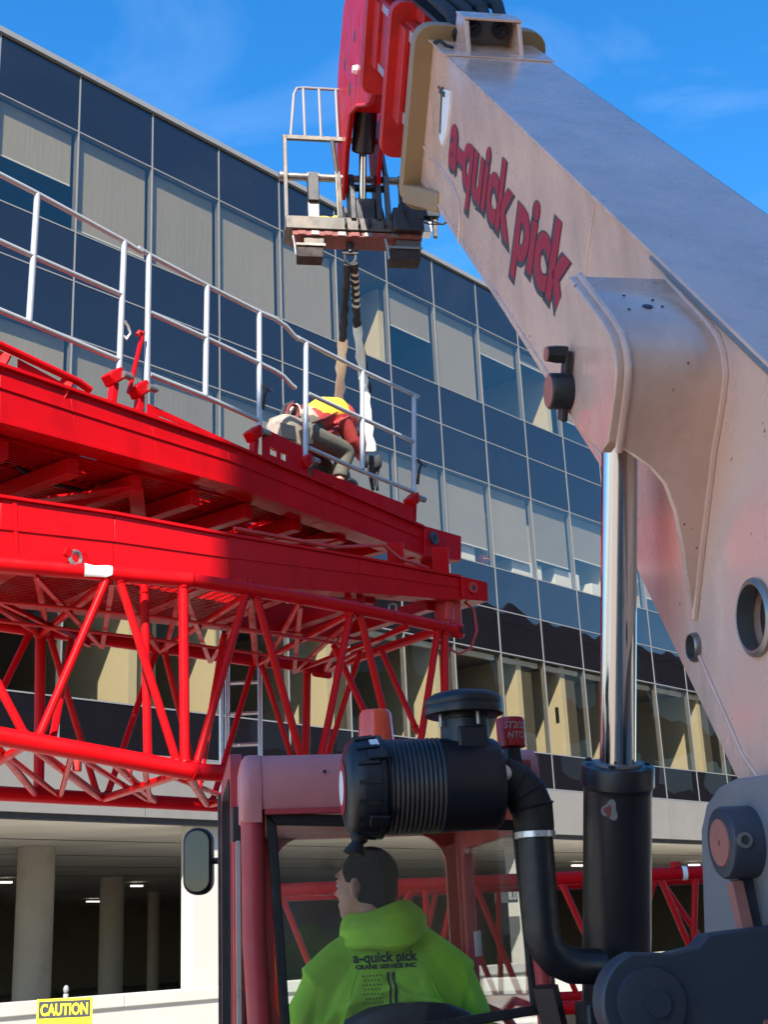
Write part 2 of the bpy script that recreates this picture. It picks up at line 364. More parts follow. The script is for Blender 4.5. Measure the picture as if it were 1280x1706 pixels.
# ================================================================== glass office block
U0, DU, NC0, NC1 = 10.72, 1.52, -5, 28
ROWS = [(14.55, 15.63, 'S'), (12.68, 14.55, 'W'), (11.80, 12.68, 'S'), (10.82, 11.80, 'S'), (8.96, 10.82, 'W'),
        (8.05, 8.96, 'S'), (7.15, 8.05, 'S'), (5.17, 7.15, 'W'), (4.44, 5.17, 'S')]
UA, UB = U0 + DU * NC0, U0 + DU * NC1
bld = thing('office_building', 'dark glass office block with mirrored curtain wall over an open garage', 'building', FAC @ Vector((U0, 0, 0)), math.pi / 2 - FAZ)
BI = rootinv(bld) @ FAC
def bpart(name, mat, mb, parent=None, **k): return mb.build(name, mat, parent or bld, FAC, **k)
# panes, one object each; meshes shared per row
for zi, (z0, z1, t) in enumerate(ROWS):
    m = MB(); m.box(-DU / 2 + 0.012, DU / 2 - 0.012, 0.0, 0.010, z0 + 0.012 - (z0 + z1) / 2, z1 - 0.012 - (z0 + z1) / 2)
    nm = 'window_pane' if t == 'W' else 'spandrel_panel'
    me = m.mesh(nm, I4, 0); me.materials.append(MAT['facade_glass' if t == 'W' else 'spandrel_glass'])
    for i in range(NC0, NC1):
        o = bpy.data.objects.new(nm, me); COL.objects.link(o); o.parent = bld
        o.location = BI @ Vector((U0 + DU * (i + 0.5), 0, (z0 + z1) / 2))
        o.rotation_euler = (rad(random.gauss(0, 0.10)), 0, rad(random.gauss(0, 0.12)))
# mullions and transoms
m = MB(); m.box(-0.011, 0.011, -0.012, 0.10, 4.44, 15.63); mul = m.mesh('mullion', I4, 0); mul.materials.append(MAT['mullion'])
for i in range(NC0, NC1 + 1):
    o = bpy.data.objects.new('mullion', mul); COL.objects.link(o); o.parent = bld; o.location = BI @ Vector((U0 + DU * i, 0, 0))
for z in [r[1] for r in ROWS[1:]] + [4.44]:
    bpart('transom', 'mullion', MB().box(UA, UB, -0.010, 0.09, z - 0.011, z + 0.011), smooth=0)
bpart('roof_coping', 'mullion', MB().box(UA - 0.1, UB + 0.1, -0.06, 0.5, 15.65, 15.75), smooth=0)
# dark liners behind the spandrels, slabs, ceilings, rooms
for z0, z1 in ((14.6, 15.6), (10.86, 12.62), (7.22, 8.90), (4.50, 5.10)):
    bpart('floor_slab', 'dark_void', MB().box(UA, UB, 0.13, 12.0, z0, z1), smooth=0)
bpart('roof_deck', 'concrete', MB().box(UA, UB, 0.5, 13.0, 15.62, 15.70), smooth=0)
for z in (14.58, 10.84, 7.19):
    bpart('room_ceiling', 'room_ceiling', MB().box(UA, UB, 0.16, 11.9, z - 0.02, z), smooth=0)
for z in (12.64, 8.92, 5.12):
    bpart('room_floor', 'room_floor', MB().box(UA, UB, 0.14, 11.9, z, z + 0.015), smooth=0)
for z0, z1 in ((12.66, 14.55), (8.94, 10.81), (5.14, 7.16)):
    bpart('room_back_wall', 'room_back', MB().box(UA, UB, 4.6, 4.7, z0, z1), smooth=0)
for u in (UA + 0.02, UB - 0.22):
    bpart('end_wall', 'tan_brick', MB().box(u, u + 0.2, 0.16, 12.0, 4.5, 15.6), smooth=0)
bpart('rear_wall', 'tan_brick', MB().box(UA, UB, 12.05, 12.3, 4.5, 15.6), smooth=0)
# lower office floor: partitions (sun falls on their left faces), valance and pelmets
def lowpart(u, q1=4.5, z0=5.14, z1=7.15, th=0.16, q0=0.14):
    bpart('partition_wall', 'room_wall', MB().box(u, u + th, q0, q1, z0, z1), smooth=0)
for u in (9.2, 12.03, 13.75, 16.35, 19.35, 22.05, 23.66, 26.1, 29.6, 33.2, 37, 41): lowpart(u)
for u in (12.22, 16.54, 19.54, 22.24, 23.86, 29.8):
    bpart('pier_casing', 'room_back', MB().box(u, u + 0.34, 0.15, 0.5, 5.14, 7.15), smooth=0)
for i in range(NC0, NC1):
    u = U0 + DU * i
    bpart('blind_pelmet', 'white_trim', MB().box(u + 0.08, u + DU - 0.08, 0.12, 0.20, 7.00, 7.10), smooth=0)
for u, z in ((23.655, 5.95), (26.095, 5.95)):
    bpart('light_switch', 'black_plastic', MB().box(u - 0.02, u, 0.25, 0.33, z, z + 0.32), smooth=0)
# middle floor
for u in (13.8, 18.2, 21.4, 23.0, 25.9, 27.5, 30.4, 33.5, 37): lowpart(u, z0=8.94, z1=10.8, q0=0.30)
# top floor
for u in (12.9, 18.35, 21.15, 24.3, 27.4, 31, 35): lowpart(u, z0=12.66, z1=14.53, q0=0.30)
# roller blinds: (column, share pulled down)
TOPB = {-3: 1.0, -2: 0.62, -1: 0.52, 0: 0.93, 1: 0.97, 2: 0.97, 3: 0.96, 4: 0.0, 5: 0.45, 6: 1.0, 7: 0.28, 8: 0.15, 9: 0.7, 10: 0.4, 11: 0.9, 12: 1.0}
MIDB = {-3: 1.0, -2: 1.0, -1: 1.0, 0: 1.0, 1: 1.0, 2: 1.0, 3: 1.0, 4: 1.0, 5: 0.98, 6: 0.78, 7: 0.80, 8: 0.72, 9: 0.55, 10: 0.6, 11: 0.8, 12: 0.4}
for tbl, z0, z1 in ((TOPB, 12.70, 14.53), (MIDB, 8.98, 10.80)):
    for i, sh in tbl.items():
        if sh <= 0: continue
        u = U0 + DU * i
        bl = bpart('roller_blind', 'blind_fabric', MB().box(u + 0.05, u + DU - 0.05, 0.130, 0.136, z1 - (z1 - z0) * sh, z1), smooth=0)
        bpart('hem_bar', 'white_trim', MB().box(u + 0.05, u + DU - 0.05, 0.125, 0.141, z1 - (z1 - z0) * sh - 0.025, z1 - (z1 - z0) * sh - 0.001), bl, smooth=0)
# white window seats of the middle floor
for u0_, u1_, zt in ((19.2, 19.9, 9.35), (20.3, 21.0, 9.62), (22.3, 23.4, 9.40), (23.9, 24.9, 9.45), (25.4, 26.3, 9.35)):
    bpart('window_seat', 'white_trim', MB().box(u0_, u1_, 0.22, 0.75, 8.94, zt), smooth=0, bevel=0.01)
# concrete band, one panel every two bays
m = MB(); m.box(0.008, 3.032, -0.05, 0.20, 3.53, 4.40); me = m.mesh('concrete_panel', I4, 0); me.materials.append(MAT['concrete'])
for i in range(17):
    o = bpy.data.objects.new('concrete_panel', me); COL.objects.link(o); o.parent = bld; o.location = BI @ Vector((UA + 3.04 * i, 0, 0))
bpart('band_flashing', 'mullion', MB().box(UA, UB, -0.03, 0.12, 4.402, 4.422), smooth=0)
bpart('drip_joint', 'dark_void', MB().box(UA, UB, 0.02, 0.21, 3.45, 3.53), smooth=0)
bpart('soffit', 'soffit', MB().box(UA - 6, UB, 0.215, 40, 3.47, 3.80), smooth=0)
# soffit panel joints
for q in (3.2, 6.4, 9.6, 12.8):
    bpart('soffit_joint', 'concrete', MB().box(UA - 6, UB, q, q + 0.03, 3.455, 3.469), smooth=0)
# garage back wall and columns
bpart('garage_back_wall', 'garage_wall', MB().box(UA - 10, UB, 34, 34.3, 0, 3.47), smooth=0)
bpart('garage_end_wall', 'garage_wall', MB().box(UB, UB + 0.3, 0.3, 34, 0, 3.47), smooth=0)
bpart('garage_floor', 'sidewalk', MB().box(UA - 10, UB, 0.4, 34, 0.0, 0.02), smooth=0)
def gcol(px0, px1, pytop, rr=None):
    p = atz((px0 + px1) / 2, pytop, 3.46)
    a = at(px0, 1530, p.y); b = at(px1, 1530, p.y); r = (b - a).length / 2
    m = MB(); m.lathe((p.x, p.y, 0), (0, 0, 1), [(r, 0), (r, 3.18), (r * 1.0, 3.465)], 32)
    m.build('column', 'column', bld, smooth=60)
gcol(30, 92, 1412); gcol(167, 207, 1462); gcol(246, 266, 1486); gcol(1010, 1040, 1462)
for px0, px1, py in ((219, 236, 1476), (145, 168, 1502), (0, 18, 1470), (955, 985, 1442), (1150, 1165, 1441), (600, 640, 1440)):
    p = atz(px0, py, 3.36); q = atz(px1, py, 3.36)
    mb = MB(); mb.bar(p, q, 0.12, 0.05); mb.build('ceiling_lamp', 'tube_light', bld, smooth=0)
# sunlit square pillars in the facade line
for pa, pb in ((301, 369), (846, 906), (1290, 1350)):
    ua = fac(pa, 1500, 0.50)[0]; ub = fac(pb, 1500, 0.22)[0]
    bpart('pillar', 'plaster', MB().box(ua, ub, 0.22, 0.50, 0.0, 3.468), smooth=0, bevel=0.015)
# low garage wall
wl = thing('garage_wall', 'long low white plastered wall with coping in front of the garage', 'wall', FAC @ Vector((U0, -0.1, 0)), math.pi / 2 - FAZ)
MB().box(UA - 12, UB, -0.02, 0.16, 0.0, 0.93).build('wall_body', 'plaster', wl, FAC, smooth=0)
for i in range(24):
    u = UA - 12 + 2.6 * i
    MB().box(u + 0.004, min(u + 2.596, UB), -0.06, 0.20, 0.93, 1.10).build('coping_stone', 'plaster', wl, FAC, smooth=0, bevel=0.012)
# things on the sill inside
p = FAC @ Vector((fac(803, 932, 0.35)[0], 0.35, fac(803, 932, 0.35)[1]))
hh = thing('hard_hat', 'orange hard hat behind the window glass of the middle floor', 'hard hat', p)
MB().ell((p.x, p.y, p.z), (0.15, 0.13, 0.13)).build('hat_shell', 'orange', hh)
MB().lathe((p.x, p.y, p.z - 0.03), (0, 0, 1), [(0.17, 0), (0.17, 0.015)], 20).build('hat_brim', 'orange', hh)

# clearance sign at the garage pillar
u, z = fac(848, 1492); p = FAC @ Vector((u, -0.06, z))
cs = thing('clearance_sign', 'small black clearance sign reading 8.0 at the garage pillar', 'sign', p, math.pi / 2 - FAZ)
MB().box(u - 0.17, u + 0.17, -0.09, 0.21, z - 0.13, z + 0.13).build('sign_plate', 'letter_black', cs, FAC, smooth=0)
tm = text_mesh('8.0', 0.22, 0.003, 0.004, align='CENTER')
for v in tm.vertices: v.co = rootinv(cs) @ FAC @ Vector((u + v.co.x, -0.096, z - 0.075 + v.co.y))
link('lettering', tm, 'white_paint', cs)

# ================================================================== across the street (behind and beside the camera): shade the machine stands in, dark reflection in the glass
SH = Vector((-1.18, 9.44, 0))            # shadow edge on the red steel
LEN = 20.0
hs = Vector((math.sin(rad(SUN_AZ)), math.cos(rad(SUN_AZ)), 0))
cor = SH - hs * LEN
HT = 6.12 + LEN * math.tan(rad(SUN_EL))
TWR = frame(Vector((cor.x, cor.y, 0)), ADIR, FN, UP)
ob = thing('tower_block', 'tan brick tower block behind the viewer that shades the machine', 'building', (cor.x, cor.y, 0), math.pi / 2 - FAZ)
MB().box(0, 11, 0, 9, 0, HT).build('wall', 'tan_brick', ob, TWR, smooth=0)
for j in range(6):
    for i in range(4):
        a = 0.9 + 2.6 * i; zz = 1.6 + 3.7 * j
        MB().box(a, a + 1.4, -0.03, 0.05, zz, zz + 1.9).build('window', 'spandrel_glass', ob, TWR, smooth=0)
OPP = frame(Vector((0, 0, 0)), ADIR, FN, UP)
ob2 = thing('brown_building', 'dark brown office building along the opposite kerb, mirrored in the lower glass', 'building', OPP @ Vector((21, 5, 0)), math.pi / 2 - FAZ)
MB().box(21, 125, 5, 24, 0, 15.6).build('wall', 'brown_clad', ob2, OPP, smooth=0)
MB().box(21, 125, 4.7, 24.2, 15.6, 16.2).build('roof', 'brown_clad', ob2, OPP, smooth=0)
for j in range(4):
    for i in range(20):
        a = 23 + 5 * i; zz = 1.2 + 3.7 * j
        MB().box(a, a + 3.4, 4.96, 5.05, zz, zz + 1.8).build('window', 'spandrel_glass', ob2, OPP, smooth=0)
# ================================================================== upper red walkway section (hangs on the sling)
A0 = at(0, 701, 7.8); A1 = atz(740, 935, A0.z)
AX = (A1 - A0); AX.z = 0; AX.normalize(); AY = Vector((-AX.y, AX.x, 0))
def fA(px, py, off=0.0): return hit(px, py, A0 + AY * off, AY)
rA = thing('walkway_section', 'upper red crane walkway girder with silver handrails and a worker on it', 'crane section', A1)
def polyline_slab(top, bot, f, ext):
    mb = MB(); n = len(top)
    P = [f(*t) for t in top]; Q = [f(*t) for t in bot]
    for i in range(n - 1): mb.hexa([P[i], P[i + 1], P[i + 1] + ext, P[i] + ext], [Q[i], Q[i + 1], Q[i + 1] + ext, Q[i] + ext])
    return mb
def strip(pts, w, h, out, up=(0, 0, 1)):
    mb = MB()
    P = [Vector(p) + out for p in pts]
    for a, b in zip(P[:-1], P[1:]): mb.bar(a, b, w, h, up)
    return mb
topA = [(-170, 560), (0, 612), (116, 652), (250, 698), (379, 742), (540, 810), (704, 880)]
botA = [(-170, 662), (0, 701), (126, 735), (262, 772), (385, 806), (545, 866), (706, 925)]
girA = polyline_slab(topA, botA, fA, AY * 0.22).build('front_girder', 'red_paint', rA, bevel=0.006)
strip([fA(*p) for p in topA], 0.08, 0.022, AY * 0.012 + UP * 0.012).build('top_flange', 'red_paint', girA, smooth=0)
strip([fA(*p) for p in botA], 0.08, 0.022, AY * 0.012 - UP * 0.012).build('bottom_flange', 'red_paint', girA, smooth=0)
mid = [(a[0], a[1] * 0.62 + b[1] * 0.38) for a, b in zip(topA, botA)]
strip([fA(*p) for p in mid], 0.012, 0.010, -AY * 0.004).build('weld_seam', 'red_paint', girA, smooth=0)
WA = 1.55
zA = A1.z
rg = MB()
L0 = fA(-170, 665); L1 = fA(704, 900)
def alongA(t, off, z): 
    p = L0.lerp(L1, t); return Vector((p.x, p.y, z)) + AY * off
rg.bar(alongA(0, WA, zA + 0.18), alongA(1.0, WA, zA + 0.10), 0.2, 0.30)
rg.build('rear_girder', 'red_paint', rA, smooth=0, bevel=0.006)
# end block with pin hole
e = [fA(704, 877), fA(765, 894), fA(765, 936), fA(704, 927)]
eb = MB().prism([p - AY * 0.03 for p in e], AY * 0.42).build('end_block', 'red_paint', rA, bevel=0.008)
c = fA(717, 898); MB().lathe(c - AY * 0.055, AY, [(0.060, 0), (0.060, 0.03), (0.045, 0.031)], 24).build('pin_boss', 'navy_steel', eb)
MB().lathe(c - AY * 0.060, AY, [(0.030, 0), (0.030, 0.02)], 18).build('pin_hole', 'black_steel', eb)
s0 = fA(722, 936, 0.1); MB().box(-0.07, 0.07, -0.1, 0.1, -0.25, 0.0).build('lug', 'red_paint', rA, Matrix.Translation(s0) @ Matrix.Rotation(math.atan2(AX.y, AX.x), 4, 'Z'), bevel=0.01)
# floor structure seen from below
for i, t in enumerate([0.06, 0.17, 0.28, 0.39, 0.50, 0.61, 0.72, 0.83, 0.94]):
    zb = (L0.z * (1 - t) + L1.z * t) - 0.06
    MB().bar(alongA(t, 0.20, zb), alongA(t, WA, zb), 0.09, 0.12).build('cross_beam', 'red_paint', rA, smooth=0, bevel=0.004)
for i, (t, t2) in enumerate(((0.06, 0.28), (0.39, 0.28), (0.39, 0.61), (0.83, 0.61))):
    zb = (L0.z * (1 - t) + L1.z * t) - 0.10
    MB().bar(alongA(t, 0.22, zb), alongA(t2, WA - 0.1, zb), 0.11, 0.015).build('brace', 'red_paint', rA, smooth=0)
mb = MB()
for k in range(30):
    o_ = 0.24 + k * 0.043
    if 0.62 < o_ < 0.70: continue
    mb.bar(alongA(0.02, o_, L0.z + 0.03), alongA(0.97, o_, L1.z + 0.03), 0.012, 0.03)
for k in range(60):
    t = 0.02 + 0.95 * k / 59; zz = L0.z * (1 - t) + L1.z * t + 0.035
    mb.bar(alongA(t, 0.24, zz), alongA(t, WA - 0.1, zz), 0.012, 0.016)
mb.build('deck_grating', 'red_paint', rA, smooth=0, kind='stuff')
for t0_, t1_ in ((0.0, 0.10), (0.145, 0.30), (0.33, 0.52), (0.56, 0.70), (0.73, 0.97)):
    za_, zb_ = L0.z * (1 - t0_) + L1.z * t0_ + 0.062, L0.z * (1 - t1_) + L1.z * t1_ + 0.062
    a_, b_ = alongA(t0_, 0.22, za_), alongA(t1_, 0.22, zb_); wv = AY * (WA - 0.33)
    MB().hexa([a_, b_, b_ + wv, a_ + wv], [a_ + UP * .008, b_ + UP * .008, b_ + wv + UP * .008, a_ + wv + UP * .008]).build('deck_plate', 'red_paint', rA, smooth=0)
# round opening ring and hose below the deck at the left
ring = [alongA(0.10, 0.75, L0.z - 0.12) + AX * (0.42 * math.cos(a)) + AY * (0.42 * math.sin(a)) for a in [2 * math.pi * k / 28 for k in range(29)]]
MB().tube(ring, 0.025, 8).build('hatch_ring', 'red_paint', rA)
hs_ = [fA(-40, 735, 0.6), fA(20, 770, 0.65), fA(60, 800, 0.7), fA(110, 812, 0.75), fA(180, 826, 0.8)]
MB().tube(hs_, 0.018, 8).build('hose', 'black_rubber', rA)
for px, py, off in ((230, 800, 0.5), (300, 806, 0.9)):
    a = fA(px - 40, py + 26, off); b = fA(px + 70, py - 12, off)
    MB().bar(a, b, 0.10, 0.012).build('gusset_plate', 'red_worn', rA, smooth=0)
# folded red toe rails and toe boards on the outer edge
MB().tube([fA(-120, 530), fA(0, 575), fA(130, 636), fA(150, 650)], 0.028, 10).build('folded_rail', 'red_paint', rA)
for px in (8, 112):
    a = fA(px, 585 + px * 0.45); MB().bar(a, a + AX * -0.05 - UP * 0.16 + AY * 0.05, 0.03, 0.09).build('rail_bracket', 'red_paint', rA, smooth=0, bevel=0.004)
def toeboard(pxs, slots, name='toe_board'):
    (x0, t0, b0), (x1, t1, b1) = pxs
    mb = MB(); e = AY * 0.012
    xs = [x0] + [s for ab in slots for s in ab] + [x1]
    def pt(x, f): 
        t = t0 + (t1 - t0) * (x - x0) / (x1 - x0); b = b0 + (b1 - b0) * (x - x0) / (x1 - x0); return fA(x, t + (b - t) * f, 0.02)
    def cell(xa, xb, fa, fb): mb.hexa([pt(xa, fb), pt(xb, fb), pt(xb, fb) + e, pt(xa, fb) + e], [pt(xa, fa), pt(xb, fa), pt(xb, fa) + e, pt(xa, fa) + e])
    cell(x0, x1, 0.0, 0.42); cell(x0, x1, 0.66, 1.0)
    edges = [x0] + [v for s in slots for v in s] + [x1]
    for i in range(0, len(edges), 2): cell(edges[i], edges[i + 1], 0.42, 0.66)
    mb.build(name, 'red_paint', rA, smooth=0)
toeboard(((246, 672, 700), (402, 744, 752)), ((265, 318), (328, 378)))
toeboard(((30, 598, 640), (112, 642, 652)), ((36, 104),))
toeboard(((120, 655, 668), (172, 662, 690)), ())
toeboard(((438, 712, 772), (505, 745, 800)), ((450, 462), (468, 478)))
toeboard(((522, 780, 818), (692, 846, 872)), ((535, 560),))
# handrail frames, standing on the girder
def rail(name, pts, r=0.020, off=0.06, mat='rail_white', parent=None): return MB().tube([fA(x, y, off) for x, y in pts], r, 12).build(name, mat, parent or rA)
def bend(pts): return pts
rail('top_rail', [(-60, 259), (0, 291), (62, 323), (207, 402), (222, 412), (236, 420)])
rail('mid_rail', [(-60, 372), (0, 402), (55, 427), (204, 492)]); rail('bottom_rail', [(-60, 492), (0, 517), (48, 537), (198, 600)])
rail('rail_post', [(62, 323), (48, 537)], 0.023); rail('rail_post', [(207, 402), (198, 622)], 0.023)
rail('top_rail', [(230, 413), (247, 424), (345, 476), (432, 520), (458, 531), (476, 543), (489, 558), (498, 566)])
rail('mid_rail', [(250, 521), (345, 564), (432, 605), (458, 618), (472, 627), (484, 640), (492, 647)]); rail('bottom_rail', [(250, 624), (343, 661), (430, 700)])
rail('rail_post', [(248, 424), (244, 642)], 0.023); rail('rail_post', [(345, 476), (342, 660)], 0.023); rail('rail_post', [(432, 520), (432, 722)], 0.023)
rail('top_rail', [(495, 562), (510, 570), (604, 618), (697, 661)]); rail('mid_rail', [(514, 656), (603, 697), (690, 736)]); rail('bottom_rail', [(514, 746), (600, 784), (690, 820)])
rail('rail_post', [(510, 571), (509, 766)], 0.023); rail('rail_post', [(604, 618), (604, 782)], 0.023); rail('rail_post', [(690, 659), (690, 832)], 0.023)
# clamp sockets at post feet
for px, py in ((190, 634), (233, 655), (424, 728), (508, 775), (688, 838)):
    b = fA(px, py, 0.05)
    sk = MB(); sk.bar(b - UP * 0.02 - AX * 0.06, b + UP * 0.07 + AX * 0.05, 0.11, 0.09)
    so = sk.build('post_socket', 'red_paint', rA, bevel=0.012)
    MB().bar(b - AX * 0.02 - UP * 0.18, b - UP * 0.02, 0.06, 0.05).build('socket_foot', 'red_paint', so, smooth=0, bevel=0.006)
    MB().lathe(b + UP * 0.035 + AX * 0.02 - AY * 0.07, AX, [(0.028, 0), (0.028, 0.07), (0.012, 0.072), (0.012, 0.09)], 12).build('clamp_bolt', 'bare_steel', so)
MB().bar(fA(214, 655, 0.03), fA(238, 553, 0.03), 0.035, 0.02).build('locking_strut', 'red_paint', rA, smooth=0, bevel=0.004)
MB().tube([fA(238, 556, 0.02), fA(232, 553, 0.02), fA(228, 558, 0.02)], 0.016, 8).build('strut_hook', 'red_worn', rA)
MB().tube([fA(207, 535, 0.02), fA(213, 543, 0.01), fA(217, 556, 0.0), fA(210, 566, 0.0), fA(207, 560, 0.02)], 0.012, 8).build('latch_ring', 'bare_steel', rA)
for px, py in ((438, 640), (696, 765)):
    MB().tube([fA(px, py, 0.02), fA(px + 6, py + 8, 0.0), fA(px + 2, py + 22, 0.02), fA(px, py + 42, 0.05)], 0.014, 8).build('rubber_strap', 'black_rubber', rA)
    MB().tube([fA(px + 4, py + 6, 0.0), fA(px + 13, py + 13, 0.0), fA(px + 15, py + 7, 0.0)], 0.006, 6).build('strap_hook', 'black_steel', rA)

# ================================================================== lower red girder section
BT = [(-170, 804), (0, 830), (190, 858), (379, 893), (600, 931), (766, 963)]
BB = [(-170, 930), (0, 943), (190, 955), (385, 972), (600, 985), (768, 997)]
B0 = at(0, 830, 8.03); B1 = atz(766, 963, B0.z); BX = B1 - B0; BX.z = 0; BX.normalize(); BY = Vector((-BX.y, BX.x, 0))
def fB(px, py, off=0.0): return hit(px, py, B0 + BY * off, BY)
rB = thing('girder_section', 'lower red crane girder section stacked on the lattice, directly under the walkway', 'crane section', B1)
gB = polyline_slab(BT, BB, fB, BY * 0.22).build('front_girder', 'red_paint', rB, bevel=0.006)
strip([fB(*p) for p in BT], 0.07, 0.02, BY * 0.012 + UP * 0.010).build('top_flange', 'red_paint', gB, smooth=0)
strip([fB(*p) for p in BB], 0.07, 0.02, BY * 0.012 - UP * 0.010).build('bottom_flange', 'red_paint', gB, smooth=0)
strip([fB(a[0], a[1] * 0.55 + b[1] * 0.45) for a, b in zip(BT, BB)], 0.012, 0.010, -BY * 0.004).build('weld_seam', 'red_paint', gB, smooth=0)
MB().bar(fB(23, 836), fB(27, 941), 0.03, 0.014, up=BY).build('butt_strap', 'red_paint', gB, smooth=0)
e = [fB(766, 961), fB(809, 971), fB(811, 1003), fB(768, 999)]
eb = MB().prism([p - BY * 0.03 for p in e], BY * 0.42).build('end_block', 'red_paint', rB, bevel=0.008)
MB().lathe(fB(783, 981) - BY * 0.05, BY, [(0.05, 0), (0.05, 0.03)], 22).build('pin_boss', 'red_worn', eb)
MB().lathe(fB(783, 981) - BY * 0.053, BY, [(0.022, 0), (0.022, 0.02)], 16).build('pin_hole', 'black_steel', eb)
def alongB(t, off, z):
    p = B0.lerp(B1, t); return Vector((p.x, p.y, z)) + BY * off
zB = fB(768, 990).z
MB().bar(alongB(-0.3, 1.45, zB - 0.06), alongB(1.0, 1.45, zB), 0.2, 0.26).build('rear_girder', 'red_paint', rB, smooth=0, bevel=0.006)
for t in (-0.1, 0.08, 0.26, 0.44, 0.62, 0.80, 0.96):
    MB().bar(alongB(t, 0.2, zB - 0.16 + 0.1 * t), alongB(t, 1.4, zB - 0.16 + 0.1 * t), 0.10, 0.10).build('cross_beam', 'red_paint', rB, smooth=0, bevel=0.004)
mb = MB()
for k in range(27):
    mb.bar(alongB(-0.15, 0.24 + k * 0.043, zB - 0.20), alongB(0.62, 0.24 + k * 0.043, zB - 0.12), 0.012, 0.03)
for k in range(40):
    t = -0.15 + 0.77 * k / 39; mb.bar(alongB(t, 0.24, zB - 0.185 + 0.1 * t), alongB(t, 1.4, zB - 0.185 + 0.1 * t), 0.012, 0.016)
mb.build('deck_grating', 'red_paint', rB, smooth=0, kind='stuff')
# spacers between the two sections, hydraulic pipes, lugs under the end
for px, py in ((735, 945), (660, 938)):
    p = fB(px, py, 0.25); MB().bar(p - UP * 0.10, p + UP * 0.16, 0.14, 0.14).build('spacer_block', 'red_paint', rB, smooth=0, bevel=0.008)
for d_ in (0.0, 0.10):
    MB().tube([fB(390, 880 + d_ * 20, 0.12 + d_), fB(560, 912, 0.12 + d_), fB(640, 908, 0.12 + d_), fB(665, 930, 0.12 + d_), fB(700, 942, 0.12 + d_), fB(715, 948, 0.2 + d_)], 0.016, 8).build('hydraulic_pipe', 'red_worn', rB)
MB().tube([fB(770, 1000, 0.1), fB(790, 1015), fB(795, 1050), fB(785, 1080), fB(765, 1090), fB(748, 1080)], 0.010, 8).build('loose_cable', 'red_worn', rB)
for px in (580, 600):
    MB().bar(fB(px, 1012, 0.1), fB(px, 985, 0.1), 0.03, 0.05).build('hanger_lug', 'red_paint', rB, smooth=0)
MB().tube([fB(648, 1022, .1), fB(648, 1008, .1), fB(654, 1004, .1), fB(660, 1008, .1), fB(660, 1022, .1)], 0.012, 8).build('shackle', 'bare_steel', rB)
for px, py, w in ((740, 1015, 0.16), (758, 1020, 0.08)):
    p = fB(px, py, 0.12); MB().bar(p + UP * 0.16, p - UP * 0.12, w, 0.10, up=BX).build('hinge_lug', 'red_worn', rB, bevel=0.02)
for k in range(3):
    p = fB(398 + 8 * k, 985, -0.03); MB().bar(p + UP * 0.09, p - UP * 0.06, 0.02, 0.05).build('cable_lug', 'red_paint', rB, smooth=0)

# ================================================================== lattice section under the girders
def YC(px):
    K = [(-400, 7.6), (-260, 7.75), (0, 8.03), (319, 8.57), (480, 9.09), (770, 10.4), (900, 11.2)]
    for (a, ya), (b, yb) in zip(K[:-1], K[1:]):
        if a <= px <= b: t = (px - a) / (b - a); return 1 / ((1 - t) / ya + t / yb)
zT = at(0, 940, 8.03).z
def ctop(px):
    K = [(-400, 915), (-260, 924), (0, 940), (319, 967), (480, 993), (590, 1013), (770, 1052), (900, 1080)]
    for (a, ya), (b, yb) in zip(K[:-1], K[1:]):
        if a <= px <= b: return ya + (yb - ya) * (px - a) / (b - a)
def FT(px): return at(px, ctop(px), YC(px))
def FBm(px):
    y = 1227 + (px - 0) * 0.182 if px <= 319 else 1285 + (px - 319) * 0.06
    return at(px, y, YC(px))
def RT(px):
    y = 1041 + px * 0.141 if px <= 430 else 1101.6 + (px - 430) * 0.10
    return atz(px, y, zT - 0.02)
def RB(px):
    t = RT(px); return at(px, 1322 + px * 0.055, t.y)
rC = thing('lattice_section', 'long red tubular lattice jib section lying beneath the stacked girders', 'crane section', FBm(319))
def ct(name, pts, r, n=14):
    mb = MB().tube(pts, r, n)
    if len(pts) == 2:                                           # weld beads where the tube meets the chords
        a, b = Vector(pts[0]), Vector(pts[1]); t = (b - a).normalized()
        for p, s in ((a, 1), (b, -1)): mb.lathe(p + t * s * 0.052, t * s, [(r * 0.9, -0.004), (r * 1.28, 0.0), (r * 1.18, 0.010), (r * 0.95, 0.018)], 14)
    return mb.build(name, 'red_lattice', rC)
ct('chord', [FT(-260), FT(0), FT(319)], 0.054); ct('chord', [FT(319), FT(480), FT(590), FT(757)], 0.050)
ct('chord', [FBm(-260), FBm(0), FBm(319)], 0.060); ct('chord', [FBm(319), FBm(480), FBm(700)], 0.056)
ct('chord', [RT(-260), RT(0), RT(265), RT(427), RT(545)], 0.054)
ct('chord', [RB(-260), RB(0), RB(170), RB(345), RB(520)], 0.054)
MB().lathe(FBm(319) - AX * 0.02, AX, [(0.064, 0), (0.066, 0.02), (0.064, 0.04)], 20).build('weld_collar', 'red_lattice', rC)
# front face
for a, b in ((-112, 46), (182, 60), (196, 298), (412, 324), (424, 512), (586, 528), (598, 668), (731, 690)):
    ct('diagonal', [FT(a), FBm(b)], 0.028)
ct('post', [FT(305), FBm(308)], 0.034); ct('post', [FT(741), FBm(742)], 0.034); ct('post', [FT(-200), FBm(-200)], 0.034)
# rear face
for a, b in ((52, -80), (80, 164), (262, 176), (272, 338), (424, 352), (434, 515)):
    ct('diagonal', [RT(a), RB(b)], 0.026)
ct('post', [RT(67), RB(64)], 0.040); ct('post', [RT(512), RB(508)], 0.036)
